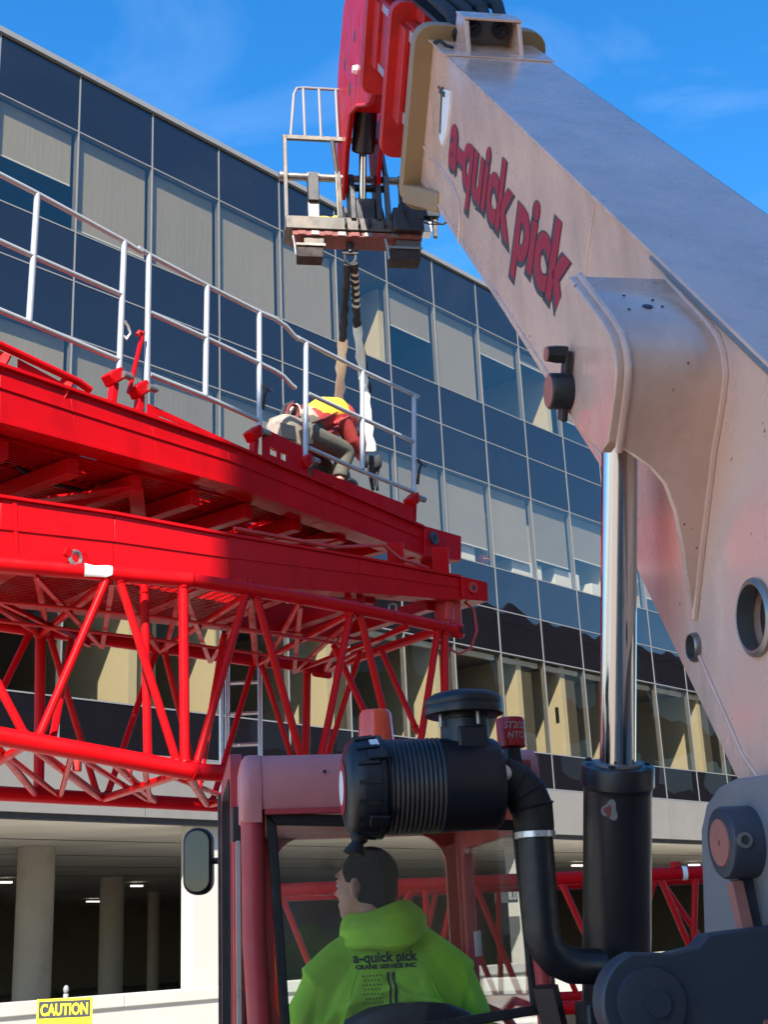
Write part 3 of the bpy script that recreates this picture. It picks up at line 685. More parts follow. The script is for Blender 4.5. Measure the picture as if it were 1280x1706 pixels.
# top face zigzag (angle bars in pairs) and cross struts
def zig(name, pa, pb, r=0.028): 
    MB().tube([pa - UP * 0.03, pb - UP * 0.03], r, 8).build(name, 'red_lattice', rC)
TF = [-112, 187, 416, 590, 735]; TR = [-40, 67, 265, 427, 541]
for a, b in ((-112, -40), (-112, 67), (187, 67), (187, 265), (416, 265), (416, 427), (590, 427), (590, 541), (735, 541)): zig('top_brace', FT(a), RT(b))
for a, b in ((60, 80), (305, 275), (500, 440), (680, 541)): zig('cross_strut', FT(a), RT(b), 0.022)
for a, b in ((46, -80), (46, 170), (310, 170), (310, 345), (520, 345), (520, 515)): 
    MB().tube([FBm(a) - UP * 0.01, RB(b)], 0.030, 10).build('bottom_brace', 'red_lattice', rC)
for a, b in ((-20, 60), (180, 260), (400, 440), (-100, -60)): MB().tube([FBm(a) - UP * 0.01, RB(b)], 0.026, 10).build('bottom_strut', 'red_lattice', rC)
for a, b in ((-112, 150), (60, 170), (187, 170), (305, 350), (416, 350), (500, 490), (590, 490), (680, 490)):
    MB().bar(FT(a) - UP * 0.075, RT(b) - UP * 0.075, 0.035, 0.006).bar(FT(a) - UP * 0.058, RT(b) - UP * 0.058, 0.006, 0.035).build('angle_brace', 'red_lattice', rC, smooth=0)
for k_ in (0.34, 0.68):
    pts = [FT(px).lerp(RT(px * 0.75), k_) - UP * 0.10 for px in (-110, 60, 187, 300, 416, 520, 640)]
    MB().tube(pts, 0.013, 8).build('cable_run', 'red_worn', rC)
for a, b in ((-30, 100), (120, 100), (120, 250), (240, 250), (240, 420), (400, 420)):
    MB().tube([FBm(a) - UP * 0.02, RB(b)], 0.020, 8).build('bottom_tie', 'red_lattice', rC)
# inner braces
ct('inner_brace', [RT(240).lerp(FT(240), 0.9), FBm(290) + AY * 0.25], 0.030)
ct('inner_brace', [RT(120), FBm(85)], 0.026); ct('inner_brace', [FT(519) + AY * 0.9 - UP * 0.10, FBm(466) + AY * 0.8], 0.026)
ct('inner_brace', [at(601, 1085, 10.6), at(545, 1262, 10.5)], 0.024); ct('inner_brace', [at(556, 1075, 10.4), at(620, 1212, 10.2)], 0.026)
ct('inner_brace', [at(635, 1082, 10.5), at(697, 1222, 10.4)], 0.024)
MB().bar(FT(735) - UP * 0.02, RT(545), 0.05, 0.06).build('end_strut', 'red_lattice', rC, smooth=0, bevel=0.004)
# clevis ends, lifting eye, scuffed spot
MB().bar(FT(748), FT(772), 0.06, 0.13).build('clevis', 'red_lattice', rC, bevel=0.03)
MB().lathe(FT(766) - AY * 0.04, AY, [(0.026, 0), (0.026, 0.09)], 18).build('clevis_hole', 'black_steel', rC)
MB().bar(RT(520) - UP * 0.03, RT(553) - UP * 0.04, 0.06, 0.12).build('clevis', 'red_lattice', rC, bevel=0.03)
ec = FT(120) + UP * 0.075 - AY * 0.03
eyes = [ec + AX * 0.045 * math.cos(a) + UP * 0.045 * math.sin(a) for a in [2 * math.pi * k / 16 for k in range(17)]]
MB().tube(eyes, 0.016, 8).build('lifting_eye', 'bare_steel', rC)
MB().bar(ec - AX * 0.075, ec - AX * 0.055 + UP * 0.05, 0.03, 0.05).build('eye_lug', 'red_lattice', rC, smooth=0)
MB().bar(ec + AX * 0.075, ec + AX * 0.055 + UP * 0.05, 0.03, 0.05).build('eye_lug', 'red_lattice', rC, smooth=0)
def chord_wrap(pa, pb, r, a0, a1, n=8):
    ax = (pb - pa).normalized(); u_ = UP - ax * UP.dot(ax); u_.normalize(); v_ = (-AY) - ax * (-AY).dot(ax) - u_ * (-AY).dot(u_); v_.normalize()
    mb = MB(); rows = []
    for p, k in ((pa, 0.0), (pa.lerp(pb, 0.35), -0.25), (pa.lerp(pb, 0.8), 0.1), (pb, 0.35)):
        w = (1 - abs(k)); rows.append([p + (v_ * math.cos(a) + u_ * math.sin(a)) * r for a in [a0 + (a1 - a0) * (0.5 + (j / n - 0.5) * w) + k * 0.5 for j in range(n + 1)]])
    vs = [q for r_ in rows for q in r_]; fs = [(i * (n + 1) + j, i * (n + 1) + j + 1, (i + 1) * (n + 1) + j + 1, (i + 1) * (n + 1) + j) for i in range(3) for j in range(n)]
    return mb.add(vs, fs)
chord_wrap(FT(138), FT(184), 0.0575, -0.9, 0.9).build('white_tape', 'white_paint', rC)
for px in (120, 205):
    c0 = FBm(px).lerp(RB(px + 20), 0.35) + UP * 0.03
    MB().bar(c0 - UP * 0.05, c0 + UP * 0.06, 0.08, 0.05).build('cable_clip', 'red_worn', rC, bevel=0.01)

# ================================================================== second lattice behind the machine
D_Y = 9.4
def DT(px): return at(px, 1484 - (px - 440) * 0.042, D_Y)
def DB(px):
    p = DT(px); return Vector((p.x, p.y, 1.22))
off = Vector((-0.10, 1.3, 0))
rD = thing('lattice_segment', 'short red lattice segment on timber blocks beyond the machine cab', 'crane section', (DB(800).x, D_Y + 0.6, 0))
def dt(name, a, b, r): MB().tube([a, b], r, 12).build(name, 'red_lattice', rD)
for o_, nm in ((Vector((0, 0, 0)), 0), (off, 1)):
    dt('chord', DT(452) + o_, DT(1400) + o_, 0.045); dt('chord', DB(452) + o_, DB(1400) + o_, 0.045)
    for a, b in ((466, 545), (690, 565), (708, 708), (790, 862), (876, 868), (933, 1010), (1092, 1020), (1098, 1165), (1160, 1130), (1185, 1300), (1330, 1310), (760, 700)):
        dt('diagonal', DT(a) + o_, DB(b) + o_, 0.022)
    dt('post', DT(456) + o_, DB(456) + o_, 0.03)
for a, b in ((456, 560), (690, 560), (690, 930), (1095, 930), (1095, 1330)): dt('top_brace', DT(a), DT(b) + off, 0.02)
for a in (456, 708, 930, 1160): dt('bottom_strut', DB(a), DB(a) + off, 0.02)
MB().bar(DT(1128) + UP * 0.05 - AX * 0.04, DT(1128) + UP * 0.06 + AX * 0.05, 0.05, 0.05).build('lifting_eye', 'red_lattice', rD, bevel=0.01)
MB().tube([DT(1137), DT(1145)], 0.0475, 14).build('white_tape', 'white_paint', rD)
for px in (520, 1040):
    p = DB(px); 
    for k in range(2):
        tb = thing('timber_block', 'stack of timber beams under the lattice segment, %s end' % ('left' if px < 700 else 'right'), 'timber', (p.x, p.y + 0.65, 0.58 * k), group=None) if k == 0 else tb
        for j in range(2):
            MB().box(p.x - 0.35, p.x + 0.35, p.y - 0.05 + 1.1 * j, p.y + 0.25 + 1.1 * j, 0.0 + 0.585 * k + 0.001, 0.58 + 0.585 * k).build('beam', 'timber', tb, smooth=0, bevel=0.01)

# ================================================================== aluminium ladder leaning behind the lattice
la, lb = at(379, 1098, 11.6), at(433, 1100, 11.6)
lx = (lb - la); lx.z = 0; lw = lx.length; lx.normalize(); ly = Vector((-lx.y, lx.x, 0)) * -1
ld = thing('ladder', 'aluminium ladder standing behind the red lattice section', 'ladder', (la.x, la.y, 0))
def lpt(s, z): 
    base = la + lx * (lw * s); k = (z) / la.z; return Vector((base.x, base.y, z)) + ly * (0.35 * (1 - k))
for s in (0, 1): MB().bar(lpt(s, 0), lpt(s, la.z + 0.05), 0.075, 0.035, up=lx).build('stile', 'aluminium', ld, smooth=0, bevel=0.005)
z = 0.3
while z < la.z: MB().tube([lpt(0, z), lpt(1, z)], 0.017, 8).build('rung', 'aluminium', ld); z += 0.28
MB().bar(lpt(1, la.z - 0.35), lpt(1, la.z - 0.02), 0.05, 0.037, up=lx).build('yellow_label', 'sign_yellow', ld, smooth=0)
pa = at(368, 1098, 11.7); MB().tube([(pa.x, pa.y, 0), pa], 0.022, 10).build('scaffold_pole', 'galv', None, label='thin grey scaffold pole upright beside the aluminium ladder', cat='pole')
# ================================================================== telehandler
YAW = math.atan2(MC.y, MC.x)
tl = thing('telehandler', 'cream and red telehandler with raised boom in the shade', 'telehandler', MACH @ Vector((1.2, 3.9, 0)), YAW)
def MK(name, mat, mb, parent=None, **k): return mb.build(name, mat, parent or tl, MACH, **k)
def BK(name, mat, mb, parent=None, **k): return mb.build(name, mat, parent or tl, BOOM, **k)
def sv(pts, y): return [(s, y, -v) for s, v in pts]
# --- base boom section
prof = [(3.42, 0.0), (-2.5, 0.0), (-2.5, 0.86), (-1.59, 0.933), (-0.753, 0.849), (-0.40, 0.735), (1.15, 0.733), (3.45, 0.748)]
HOLES = ((-1.231, 0.80, 0.036), (-1.50, 0.535, 0.088))
def cut(mb, cutters):
    objs = []
    for i, m_ in enumerate([mb] + cutters):
        o = bpy.data.objects.new('tmp', m_.mesh('boom_base', rootinv(tl) @ BOOM, 0)); COL.objects.link(o); objs.append(o)
    for c_ in objs[1:]:
        bo_ = objs[0].modifiers.new('b', 'BOOLEAN'); bo_.operation = 'DIFFERENCE'; bo_.solver = 'EXACT'; bo_.object = c_
    bpy.context.view_layer.update()
    me = bpy.data.meshes.new_from_object(objs[0].evaluated_get(bpy.context.evaluated_depsgraph_get()))
    for o in objs: bpy.data.objects.remove(o)
    me.materials.clear(); me.polygons.foreach_set('use_smooth', [True] * len(me.polygons)); me.set_sharp_from_angle(angle=rad(35)); return me
bb = link('boom_base', cut(MB().prism(sv(prof, 0.0), (0, 0.52, 0)), [MB().lathe((s, -0.05, -v), (0, 1, 0), [(r, 0), (r, 0.25)], 28) for s, v, r in HOLES]), 'cream_paint', tl, bevel=0.014)
# top plate laps over the side plates
BK('top_plate', 'cream_paint', MB().box(-2.5, 3.22, -0.012, 0.532, 0.002, 0.016), bb, bevel=0.004)
BK('edge_weld', 'grey_steel', MB().tube([(-2.5, 0.538, 0.004), (3.22, 0.538, 0.004)], 0.008, 6), bb)
BK('edge_weld', 'grey_steel', MB().tube([(-2.5, -0.010, 0.000), (-0.45, -0.010, 0.000)], 0.008, 6), bb)
BK('weld_seam', 'cream_paint', MB().tube([(-0.45, -0.002, -0.700), (1.15, -0.002, -0.705), (3.30, -0.002, -0.718)], 0.006, 6), bb)
BK('weld_seam', 'cream_paint', MB().tube([(0.16, -0.001, -0.01), (0.14, -0.001, -0.35), (0.13, -0.001, -0.69)], 0.004, 6), bb)
BK('weld_seam', 'cream_paint', MB().tube([(-1.25, -0.002, -0.80), (-1.6, -0.002, -0.86), (-2.3, -0.002, -0.80)], 0.006, 6), bb)
# pressed stiffener outline near the tip and shield plate
BK('trim_bead', 'cream_paint', MB().tube([(3.40, -0.002, -0.545), (2.45, -0.002, -0.532), (2.26, -0.002, -0.56), (2.18, -0.002, -0.63), (2.16, -0.002, -0.735)], 0.009, 6), bb)
shp = [(2.93, .16), (2.74, .13), (2.70, .20), (2.72, .33), (2.80, .42), (2.90, .40), (2.93, .30)]
BK('shield_badge', 'white_paint', MB().prism(sv(shp, -0.006), (0, 0.006, 0)), bb)
BK('badge_stripe', 'letter_black', MB().prism(sv([(2.955, .15), (2.925, .15), (2.865, .37), (2.885, .37)], -0.010), (0, 0.008, 0)), bb)
BK('badge_bar', 'letter_black', MB().prism(sv([(3.00, .165), (2.85, .16), (2.85, .185), (3.00, .19)], -0.0105), (0, 0.008, 0)), bb)
for q in range(5):
    BK('rivet', 'rust_red', MB().lathe((3.06 - 0.03 * q, 0.0, -0.17 - 0.002 * q), (0, -1, 0), [(0.008, 0), (0.006, 0.008)], 8), bb)
# lettering on the side
def boom_text(mat, dx, dv, lift, off):
    me = text_mesh('a-quick pick', 0.40, 0.0004, off, 1.0, 0.0, 0.98)
    w = max(v.co.x for v in me.vertices); k = 2.32 / w
    for v in me.vertices:
        s = 2.62 - v.co.x * k + dx; vv = 0.448 - v.co.y * 0.98 + dv; v.co = rootinv(tl) @ BOOM @ Vector((s, -lift - v.co.z, -vv))
    return link('lettering', me, mat, bb)
boom_text('letter_black', -0.014, 0.014, 0.0015, 0.028); boom_text('letter_red', 0, 0, 0.0035, 0.014)
# round openings in the base
for s, v, r in HOLES:
    fr_ = [(r * 1.00, 0.03), (r * 0.90, 0.026), (r * 0.88, -0.015), (r * 0.94, -0.016), (r * 1.05, -0.010), (r * 1.05, 0.002)]
    op_ = BK('hole_sleeve', 'bare_steel', MB().lathe((s, 0.0, -v), (0, 1, 0), fr_, 30, cap=False), bb)
    BK('hole_shade', 'dark_void', MB().lathe((s, 0.05, -v), (0, 1, 0), [(r * 0.995, 0), (r * 0.995, 0.19)], 30), op_)  # dark disc stands in for the shade inside the opening
# --- cylinder bracket on the left flank
flp = [(-.577, .022), (-.90, .030), (-.985, .040), (-1.04, .065), (-1.075, .105), (-1.088, .16), (-1.10, .277), (-1.06, .325), (-.894, .350), (-.70, .350), (-.60, .325), (-.53, .26), (-.504, .151)]
br = BK('cylinder_bracket', 'cream_paint', MB().prism(sv(flp, -0.285), (0, 0.030, 0)), bevel=0.004)
rows = [(-.577, .022, -.254), (-.90, .030, -.254), (-.985, .040, -.254), (-1.04, .065, -.254), (-1.075, .105, -.254), (-1.088, .16, -.254), (-1.097, .24, -.254), (-1.100, .285, -.250),
        (-1.104, .305, -.215), (-1.110, .335, -.165), (-1.120, .38, -.120), (-1.135, .45, -.085), (-1.155, .55, -.052), (-1.180, .65, -.028), (-1.20, .735, -.006)]
mb = MB(); vs = []
for (s, v, y) in rows: vs += [(s, y, -v), (s, -0.001, -v), (s + 0.022, -0.001, -v - 0.012), (s + 0.022, y, -v - 0.012)]
fs = []
for i in range(len(rows) - 1):
    b_ = 4 * i
    fs += [(b_, b_ + 1, b_ + 5, b_ + 4), (b_ + 3, b_ + 7, b_ + 6, b_ + 2), (b_, b_ + 4, b_ + 7, b_ + 3), (b_ + 1, b_ + 2, b_ + 6, b_ + 5)]
fs += [(0, 3, 2, 1), (len(vs) - 4, len(vs) - 3, len(vs) - 2, len(vs) - 1)]
mb.add(vs, fs); BK('cover_plate', 'cream_paint', mb, br, smooth=35)
BK('weld_bead', 'cream_paint', MB().tube([(s, -0.254, -v + 0.003) for (s, v, yy) in rows if yy < -0.2], 0.010, 8), br)
BK('weld_bead', 'cream_paint', MB().tube([(s, -0.003, -v + 0.003) for (s, v, yy) in rows], 0.010, 8), br)
BK('bolt_hole', 'black_steel', MB().lathe((-.80, -.13, -.0265), (0, 0, 1), [(0.014, 0), (0.014, 0.002)], 16), br)
for s_, y_ in ((-.72, -.17), (-.75, -.10), (-.83, -.19), (-.80, -.09)):
    BK('rivet', 'black_steel', MB().lathe((s_, y_, -.026), (0, 0, 1), [(0.004, 0), (0.004, 0.003)], 8), br)
pn = BK('pivot_pin', 'black_steel', MB().lathe((-.745, -.255, -.292), (0, -1, 0), [(0.050, 0), (0.050, 0.085), (0.046, 0.09), (0.006, 0.088)], 24), br)
BK('pin_face', 'pin_rust', MB().lathe((-.745, -.343, -.292), (0, -1, 0), [(0.045, 0), (0.044, 0.004)], 24), pn)
BK('keeper_plate', 'black_steel', MB().bar((-.715, -.300, -.185), (-.765, -.300, -.37), 0.018, 0.045, up=(0, 0, 1)), pn, smooth=0, bevel=0.004)
BK('keeper_bolt', 'black_steel', MB().lathe((-.712, -.30, -.198), (0, -1, 0), [(0.026, 0), (0.026, 0.03), (0.022, 0.055)], 6), pn)
BK('keeper_bolt_face', 'pin_rust', MB().lathe((-.712, -.355, -.198), (0, -1, 0), [(0.021, 0), (0.019, 0.004)], 12), pn)
# --- lift cylinder
XR = 1.197
c0 = Vector((XR, 3.155, 3.224)); c1 = Vector((XR, 3.503, 2.164)); cd = (c1 - c0).normalized(); c2 = c1 + cd * 1.35
lc = MK('lift_cylinder', 'black_steel', MB().lathe(c1, cd, [(0.050, -0.002), (0.098, 0.0), (0.101, 0.006), (0.101, 0.055), (0.096, 0.06), (0.094, 0.075), (0.094, 1.35)], 40))
MK('rod', 'chrome', MB().tube([c0, c1 + cd * 0.05], 0.0495, 36), lc)
MK('gland_ring', 'grey_steel', MB().lathe(c1, cd, [(0.053, -0.008), (0.066, -0.008), (0.066, 0.0), (0.053, 0.001)], 36), lc)
MK('rod_eye', 'cream_paint', MB().lathe(c0 + Vector((-0.09, 0, 0)), (1, 0, 0), [(0.085, 0), (0.085, 0.18)], 24), lc)
for k in range(4):
    a = 0.5 + 1.6 * k; w_ = Vector((1, 0, 0)) * math.cos(a) + cd.cross(Vector((1, 0, 0))) * math.sin(a)
    MK('gland_bolt', 'black_plastic', MB().lathe(c1 + w_ * 0.082 - cd * 0.006, -cd, [(0.009, 0), (0.009, 0.008)], 6), lc)
# paint worn off the barrel near the gland
def barrel_patch(a0, a1, t0, t1, mat, r, seed):
    rnd = random.Random(seed); ex = Vector((1, 0, 0)); ey = cd.cross(ex); mb = MB(); N, M_ = 10, 7
    vs = []
    for i in range(N + 1):
        for j in range(M_ + 1):
            u_, v_ = i / N - .5, j / M_ - .5
            k = 1 + 0.25 * math.sin(3 * math.atan2(v_, u_) + seed) ; m_ = max(abs(u_), abs(v_), 1e-6); ln = math.hypot(u_, v_) or 1
            uu, vv = .5 + u_ * m_ / ln * k, .5 + v_ * m_ / ln * k
            a = a0 + (a1 - a0) * uu; t = t0 + (t1 - t0) * vv; vs.append(c1 + cd * t + (ex * math.cos(a) + ey * math.sin(a)) * r)
    mb.add(vs, [(i * (M_ + 1) + j, i * (M_ + 1) + j + 1, (i + 1) * (M_ + 1) + j + 1, (i + 1) * (M_ + 1) + j) for i in range(N) for j in range(M_)])
    MK('worn_patch', mat, mb, lc)
e_ = Vector((-0.94, -0.34, 0)); ex = Vector((1, 0, 0)); ey = cd.cross(ex)
AV = math.atan2(Vector((-0.75, -0.66, 0)).dot(ey), Vector((-0.75, -0.66, 0)).dot(ex))
barrel_patch(AV - 0.55, AV - 0.10, 0.08, 0.13, 'grey_steel', 0.0946, 1); barrel_patch(AV - 0.38, AV - 0.16, 0.092, 0.122, 'rust_red', 0.0950, 2)
# --- rear pivot tower
def CH(pts, x): return [(x, y, z) for y, z in pts]
tw = MK('pivot_tower', 'grey_steel', MB().prism(CH([(2.875, 2.052), (2.96, 2.045), (3.047, 2.012), (3.10, 1.955), (3.112, 1.90), (3.155, 1.71), (3.19, 1.60), (3.25, 1.0), (2.2, 1.0), (2.2, 2.0), (2.69, 2.04)], 1.25), (0.05, 0, 0)), bevel=0.012)
by, bz = mpx(1202, 1404, 1.18)
bs = MK('pivot_boss', 'navy_steel', MB().lathe((1.18, by, bz), (1, 0, 0), [(0.058, -0.002), (0.074, 0.0), (0.078, 0.006), (0.078, 0.20)], 36), tw)
MK('pivot_pin', 'pin_rust', MB().lathe((1.175, by, bz), (1, 0, 0), [(0.050, 0), (0.052, 0.003), (0.052, 0.02)], 30), bs)
MK('grease_nipple', 'pin_rust', MB().lathe((1.176, by - 0.0, bz), (-1, 0, 0), [(0.006, 0), (0.006, 0.004)], 8), bs)
gz = mp(1240, 1400, by - 0.075)
MK('grease_port', 'bare_steel', MB().lathe((gz[0], by - 0.072, gz[1]), (0, -1, 0), [(0.017, 0), (0.017, 0.012), (0.010, 0.013), (0.010, 0.004)], 20), bs)
y1, z1 = mpx(1218, 1470, 1.19); y2, z2 = mpx(1268, 1712, 1.19)
MK('wear_strip', 'pin_rust', MB().bar((1.20, y1, z1), (1.20, y2 - 0.03, z2 - 0.06), 0.030, 0.030, up=(0, 1, 0)), tw, smooth=0, bevel=0.004)
MK('tower_web', 'navy_steel', MB().prism([(1.218, y1 + 0.02, z1 + 0.02), (1.7, y1 + 0.02, z1 + 0.02), (1.7, y2, z2 - 0.2), (1.215, y2, z2 - 0.2)], (0, 0.05, 0)), tw, smooth=0)
MK('tower_cap', 'navy_steel', MB().lathe((1.303, by + 0.02, bz - 0.01), (1, 0, 0), [(0.115, 0), (0.115, 0.3)], 36), tw)
# cylinder foot plate with big pin, facing the rear
def P27(px, py, ym=2.72): x, z = mp(px, py, ym); return Vector((x, ym, z))
cc = P27(1085, 1672); R_ = 0.103
arc = [cc + Vector((math.cos(a), 0, math.sin(a))) * R_ for a in [rad(x) for x in range(215, 95, -8)]]
pl = arc + [P27(1120, 1587), P27(1165, 1576), P27(1182, 1555), P27(1300, 1540), P27(1300, 1800), P27(1010, 1800)]
fp = MK('foot_plate', 'navy_steel', MB().prism(pl, (0, 0.07, 0)), bevel=0.006)
MK('foot_boss', 'navy_steel', MB().lathe(cc, (0, -1, 0), [(0.072, 0), (0.070, 0.016), (0.060, 0.018)], 36), fp)
MK('foot_pin', 'navy_steel', MB().lathe(cc + Vector((0.008, -0.018, 0)), (0, -1, 0), [(0.026, 0), (0.026, 0.010), (0.004, 0.010)], 28), fp)
# --- telescoping inner sections
def ringplate(name, mat, s0, s1, y0, y1, v0, v1, rr, parent):
    pts = []
    for cx_, cv_, a0 in ((y0 + rr, v0 + rr, 180), (y1 - rr, v0 + rr, 270), (y1 - rr, v1 - rr, 0), (y0 + rr, v1 - rr, 90)):
        for k in range(5):
            a = rad(a0 + 22.5 * k); pts.append((s0, cx_ + rr * math.cos(a), -(cv_ + rr * math.sin(a))))
    return BK(name, mat, MB().prism(pts, (s1 - s0, 0, 0)), parent, bevel=0.006)
ringplate('tip_collar', 'tan_paint', 3.34, 3.46, -0.105, 0.625, -0.10, 0.90, 0.10, bb)
BK('collar_heel', 'tan_paint', MB().prism([(3.33, -0.10, -0.86), (2.75, -0.015, -0.752), (2.75, 0.53, -0.752), (3.33, 0.62, -0.86), ], (0.03, 0, 0.1)), bb, bevel=0.01)
for v_ in (0.80,):
    BK('collar_bolt', 'black_steel', MB().lathe((3.30, -0.05, -v_), (-1, 0, 0), [(0.03, 0), (0.03, 0.03)], 6), bb)
i1 = BK('boom_inner', 'red_worn', MB().box(2.6, 4.85, 0.055, 0.465, -0.66, -0.06), bevel=0.012)
for v0, v1 in ((0.085, 0.15), (0.575, 0.64)):
    BK('wear_band', 'galv', MB().box(3.2, 4.70, 0.047, 0.054, -v1, -v0), i1, smooth=0)
ringplate('flange', 'red_worn', 4.70, 4.82, -0.04, 0.56, -0.05, 0.92, 0.08, i1)
BK('flange_rib', 'red_worn', MB().box(4.45, 4.70, 0.020, 0.052, -0.66, -0.08), i1, smooth=0, bevel=0.004)
BK('flange_rib', 'red_worn', MB().box(4.40, 4.70, 0.12, 0.40, -0.052, 0.03), i1, smooth=0, bevel=0.004)
i2 = BK('boom_inner', 'red_worn', MB().box(4.6, 6.75, 0.095, 0.425, -0.60, -0.10), bevel=0.012)
for v0, v1 in ((0.12, 0.17), (0.53, 0.58)):
    BK('wear_band', 'galv', MB().box(4.84, 6.35, 0.087, 0.094, -v1, -v0), i2, smooth=0)
ringplate('flange', 'red_worn', 6.25, 6.40, 0.01, 0.51, -0.04, 0.80, 0.07, i2)
BK('flange_rib', 'red_worn', MB().box(6.0, 6.25, 0.065, 0.092, -0.58, -0.12), i2, smooth=0, bevel=0.004)
# hose bundle and tray over the sections
for k in range(4):
    y = 0.13 + 0.085 * k; MB_ = MB().tube([(3.30, y, 0.05), (3.6, y, 0.13 + 0.02 * k), (5.0, y, 0.15), (7.4, y, 0.12)], 0.036, 10)
    BK('hose', 'black_rubber', MB_, i1)
BK('hose_tray', 'black_steel', MB().box(3.6, 7.4, 0.10, 0.43, 0.04, 0.06), i1, smooth=0)
for s in (3.75, 4.5): BK('tray_clip', 'red_worn', MB().box(s, s + 0.05, 0.16, 0.40, -0.055, 0.055), i1, smooth=0)
# wear pad housing on top of the tip
wp = BK('pad_housing', 'cream_paint', MB().prism([(2.98, 0.115, 0.016), (3.36, 0.115, 0.016), (3.36, 0.115, 0.165), (3.20, 0.115, 0.17), (3.12, 0.115, 0.155)], (0, 0.022, 0)), bb, smooth=0, bevel=0.004)
BK('housing_cheek', 'cream_paint', MB().prism([(2.98, 0.395, 0.016), (3.36, 0.395, 0.016), (3.36, 0.395, 0.165), (3.20, 0.395, 0.17), (3.12, 0.395, 0.155)], (0, 0.022, 0)), wp, smooth=0, bevel=0.004)
BK('housing_top', 'cream_paint', MB().box(3.13, 3.36, 0.110, 0.422, 0.161, 0.174), wp, smooth=0, bevel=0.003)
BK('housing_back', 'grey_steel', MB().box(3.26, 3.28, 0.137, 0.395, 0.016, 0.161), wp, smooth=0)
for y in (0.19, 0.335):
    hb = BK('adjuster_bolt', 'black_steel', MB().lathe((3.26, y, 0.105), (-1, 0, 0), [(0.044, 0), (0.044, 0.02), (0.030, 0.022), (0.030, 0.06), (0.012, 0.062), (0.012, 0.09)], 16), wp)
BK('base_pad', 'cream_paint', MB().box(2.86, 3.36, -0.03, 0.55, 0.0165, 0.024), wp, smooth=0, bevel=0.003)
BK('tip_cable', 'black_rubber', MB().tube([(3.2, -0.02, 0.03), (3.16, 0.0, 0.045), (3.10, 0.03, 0.03), (3.06, 0.05, 0.028)], 0.010, 6), wp)
# --- gooseneck
gp = [(7.70, 8.55), (8.30, 9.25), (9.20, 9.80), (9.90, 9.88), (10.45, 9.55), (10.70, 8.95), (10.62, 8.42), (10.50, 8.22), (10.34, 8.20), (10.10, 8.46), (9.70, 8.60), (9.30, 8.40), (8.75, 8.02), (8.40, 7.95)]
gn = MK('gooseneck', 'red_paint', MB().prism([(1.455, y, z) for y, z in gp], (0.035, 0, 0)), bevel=0.006)
MK('neck_plate', 'red_paint', MB().prism([(1.755, y, z) for y, z in gp], (0.035, 0, 0)), gn, bevel=0.006)
MK('neck_web', 'red_paint', MB().prism([(1.490, 8.45, 7.99), (1.490, 9.28, 8.42), (1.490, 9.70, 8.62), (1.490, 9.68, 8.66), (1.490, 9.25, 8.47), (1.490, 8.42, 8.04)], (0.265, 0, 0)), gn, smooth=0)
for y_, z_ in ((9.3, 9.1), (9.95, 9.3), (9.7, 8.85)):
    MK('neck_hole', 'black_steel', MB().lathe((1.456, y_, z_), (-1, 0, 0), [(0.06, 0), (0.06, 0.002)], 20), gn)
MK('neck_edge', 'red_worn', MB().tube([(1.45, y, z) for y, z in gp[8:13]], 0.014, 8), gn)
MK('neck_boss', 'white_paint', MB().lathe((1.455, 9.25, 8.72), (-1, 0, 0), [(0.04, 0), (0.03, 0.04)], 16), gn)
t0, t1 = Vector((1.62, 9.72, 8.92)), Vector((1.62, 10.16, 8.52)); td = (t1 - t0).normalized()
tc_ = MK('tilt_cylinder', 'black_steel', MB().tube([t0, t1], 0.105, 28), gn, bevel=0.02)
MK('rod', 'chrome', MB().tube([t1, t1 + Vector((0, 0.16, -0.42))], 0.035, 18), tc_)
# --- fork carriage
YCg = 10.40
cg = MK('fork_carriage', 'carriage_steel', MB().box(0.91, 1.90, YCg - 0.14, YCg + 0.16, 7.77, 7.90), bevel=0.008)
def cp(name, mat, mb, **k): return MK(name, mat, mb, cg, **k)
cp('fork_shaft', 'bare_steel', MB().lathe((0.865, YCg, 8.385), (1, 0, 0), [(0.03, 0), (0.046, 0.01), (0.046, 0.05), (0.036, 0.055), (0.036, 1.40)], 18))
for x in (0.905, 2.27): cp('side_upright', 'carriage_steel', MB().bar((x + 0.02, YCg - 0.05, 7.78), (x + 0.02, YCg - 0.05, 8.78), 0.05, 0.035), smooth=0, bevel=0.004)
cp('top_bar', 'carriage_steel', MB().bar((0.905, YCg - 0.05, 8.765), (2.30, YCg - 0.05, 8.765), 0.035, 0.045), smooth=0, bevel=0.004)
for x in (1.385, 1.83): cp('inner_upright', 'carriage_steel', MB().bar((x + 0.02, YCg - 0.12, 7.90), (x + 0.015, YCg - 0.08, 8.40), 0.05, 0.03).bar((x + 0.015, YCg - 0.08, 8.38), (x - 0.015, YCg - 0.05, 8.76), 0.05, 0.03), smooth=0, bevel=0.004)
for x in (1.13, 1.98):
    hg = cp('fork_hanger', 'black_steel', MB().box(x, x + 0.10, YCg - 0.05, YCg + 0.05, 8.12, 8.40), smooth=0, bevel=0.006)
    cp('fork_shank', 'bare_steel', MB().box(x - 0.002, x + 0.102, YCg - 0.02, YCg + 0.04, 7.86, 8.12), smooth=0, bevel=0.006)
    cp('shaft_collar', 'bare_steel', MB().lathe((x - 0.005, YCg, 8.385), (1, 0, 0), [(0.05, 0), (0.05, 0.11)], 18))
for x in (1.50, 1.74): cp('tilt_lug', 'black_steel', MB().prism([(x, YCg - 0.16, 7.88), (x, YCg + 0.1, 7.88), (x, YCg + 0.1, 8.30), (x, YCg + 0.02, 8.42), (x, YCg - 0.06, 8.40), (x, YCg - 0.14, 8.2)], (0.05, 0, 0)), bevel=0.006)
cp('clevis_block', 'black_steel', MB().box(1.555, 1.735, YCg - 0.12, YCg + 0.05, 7.90, 8.12), bevel=0.01)
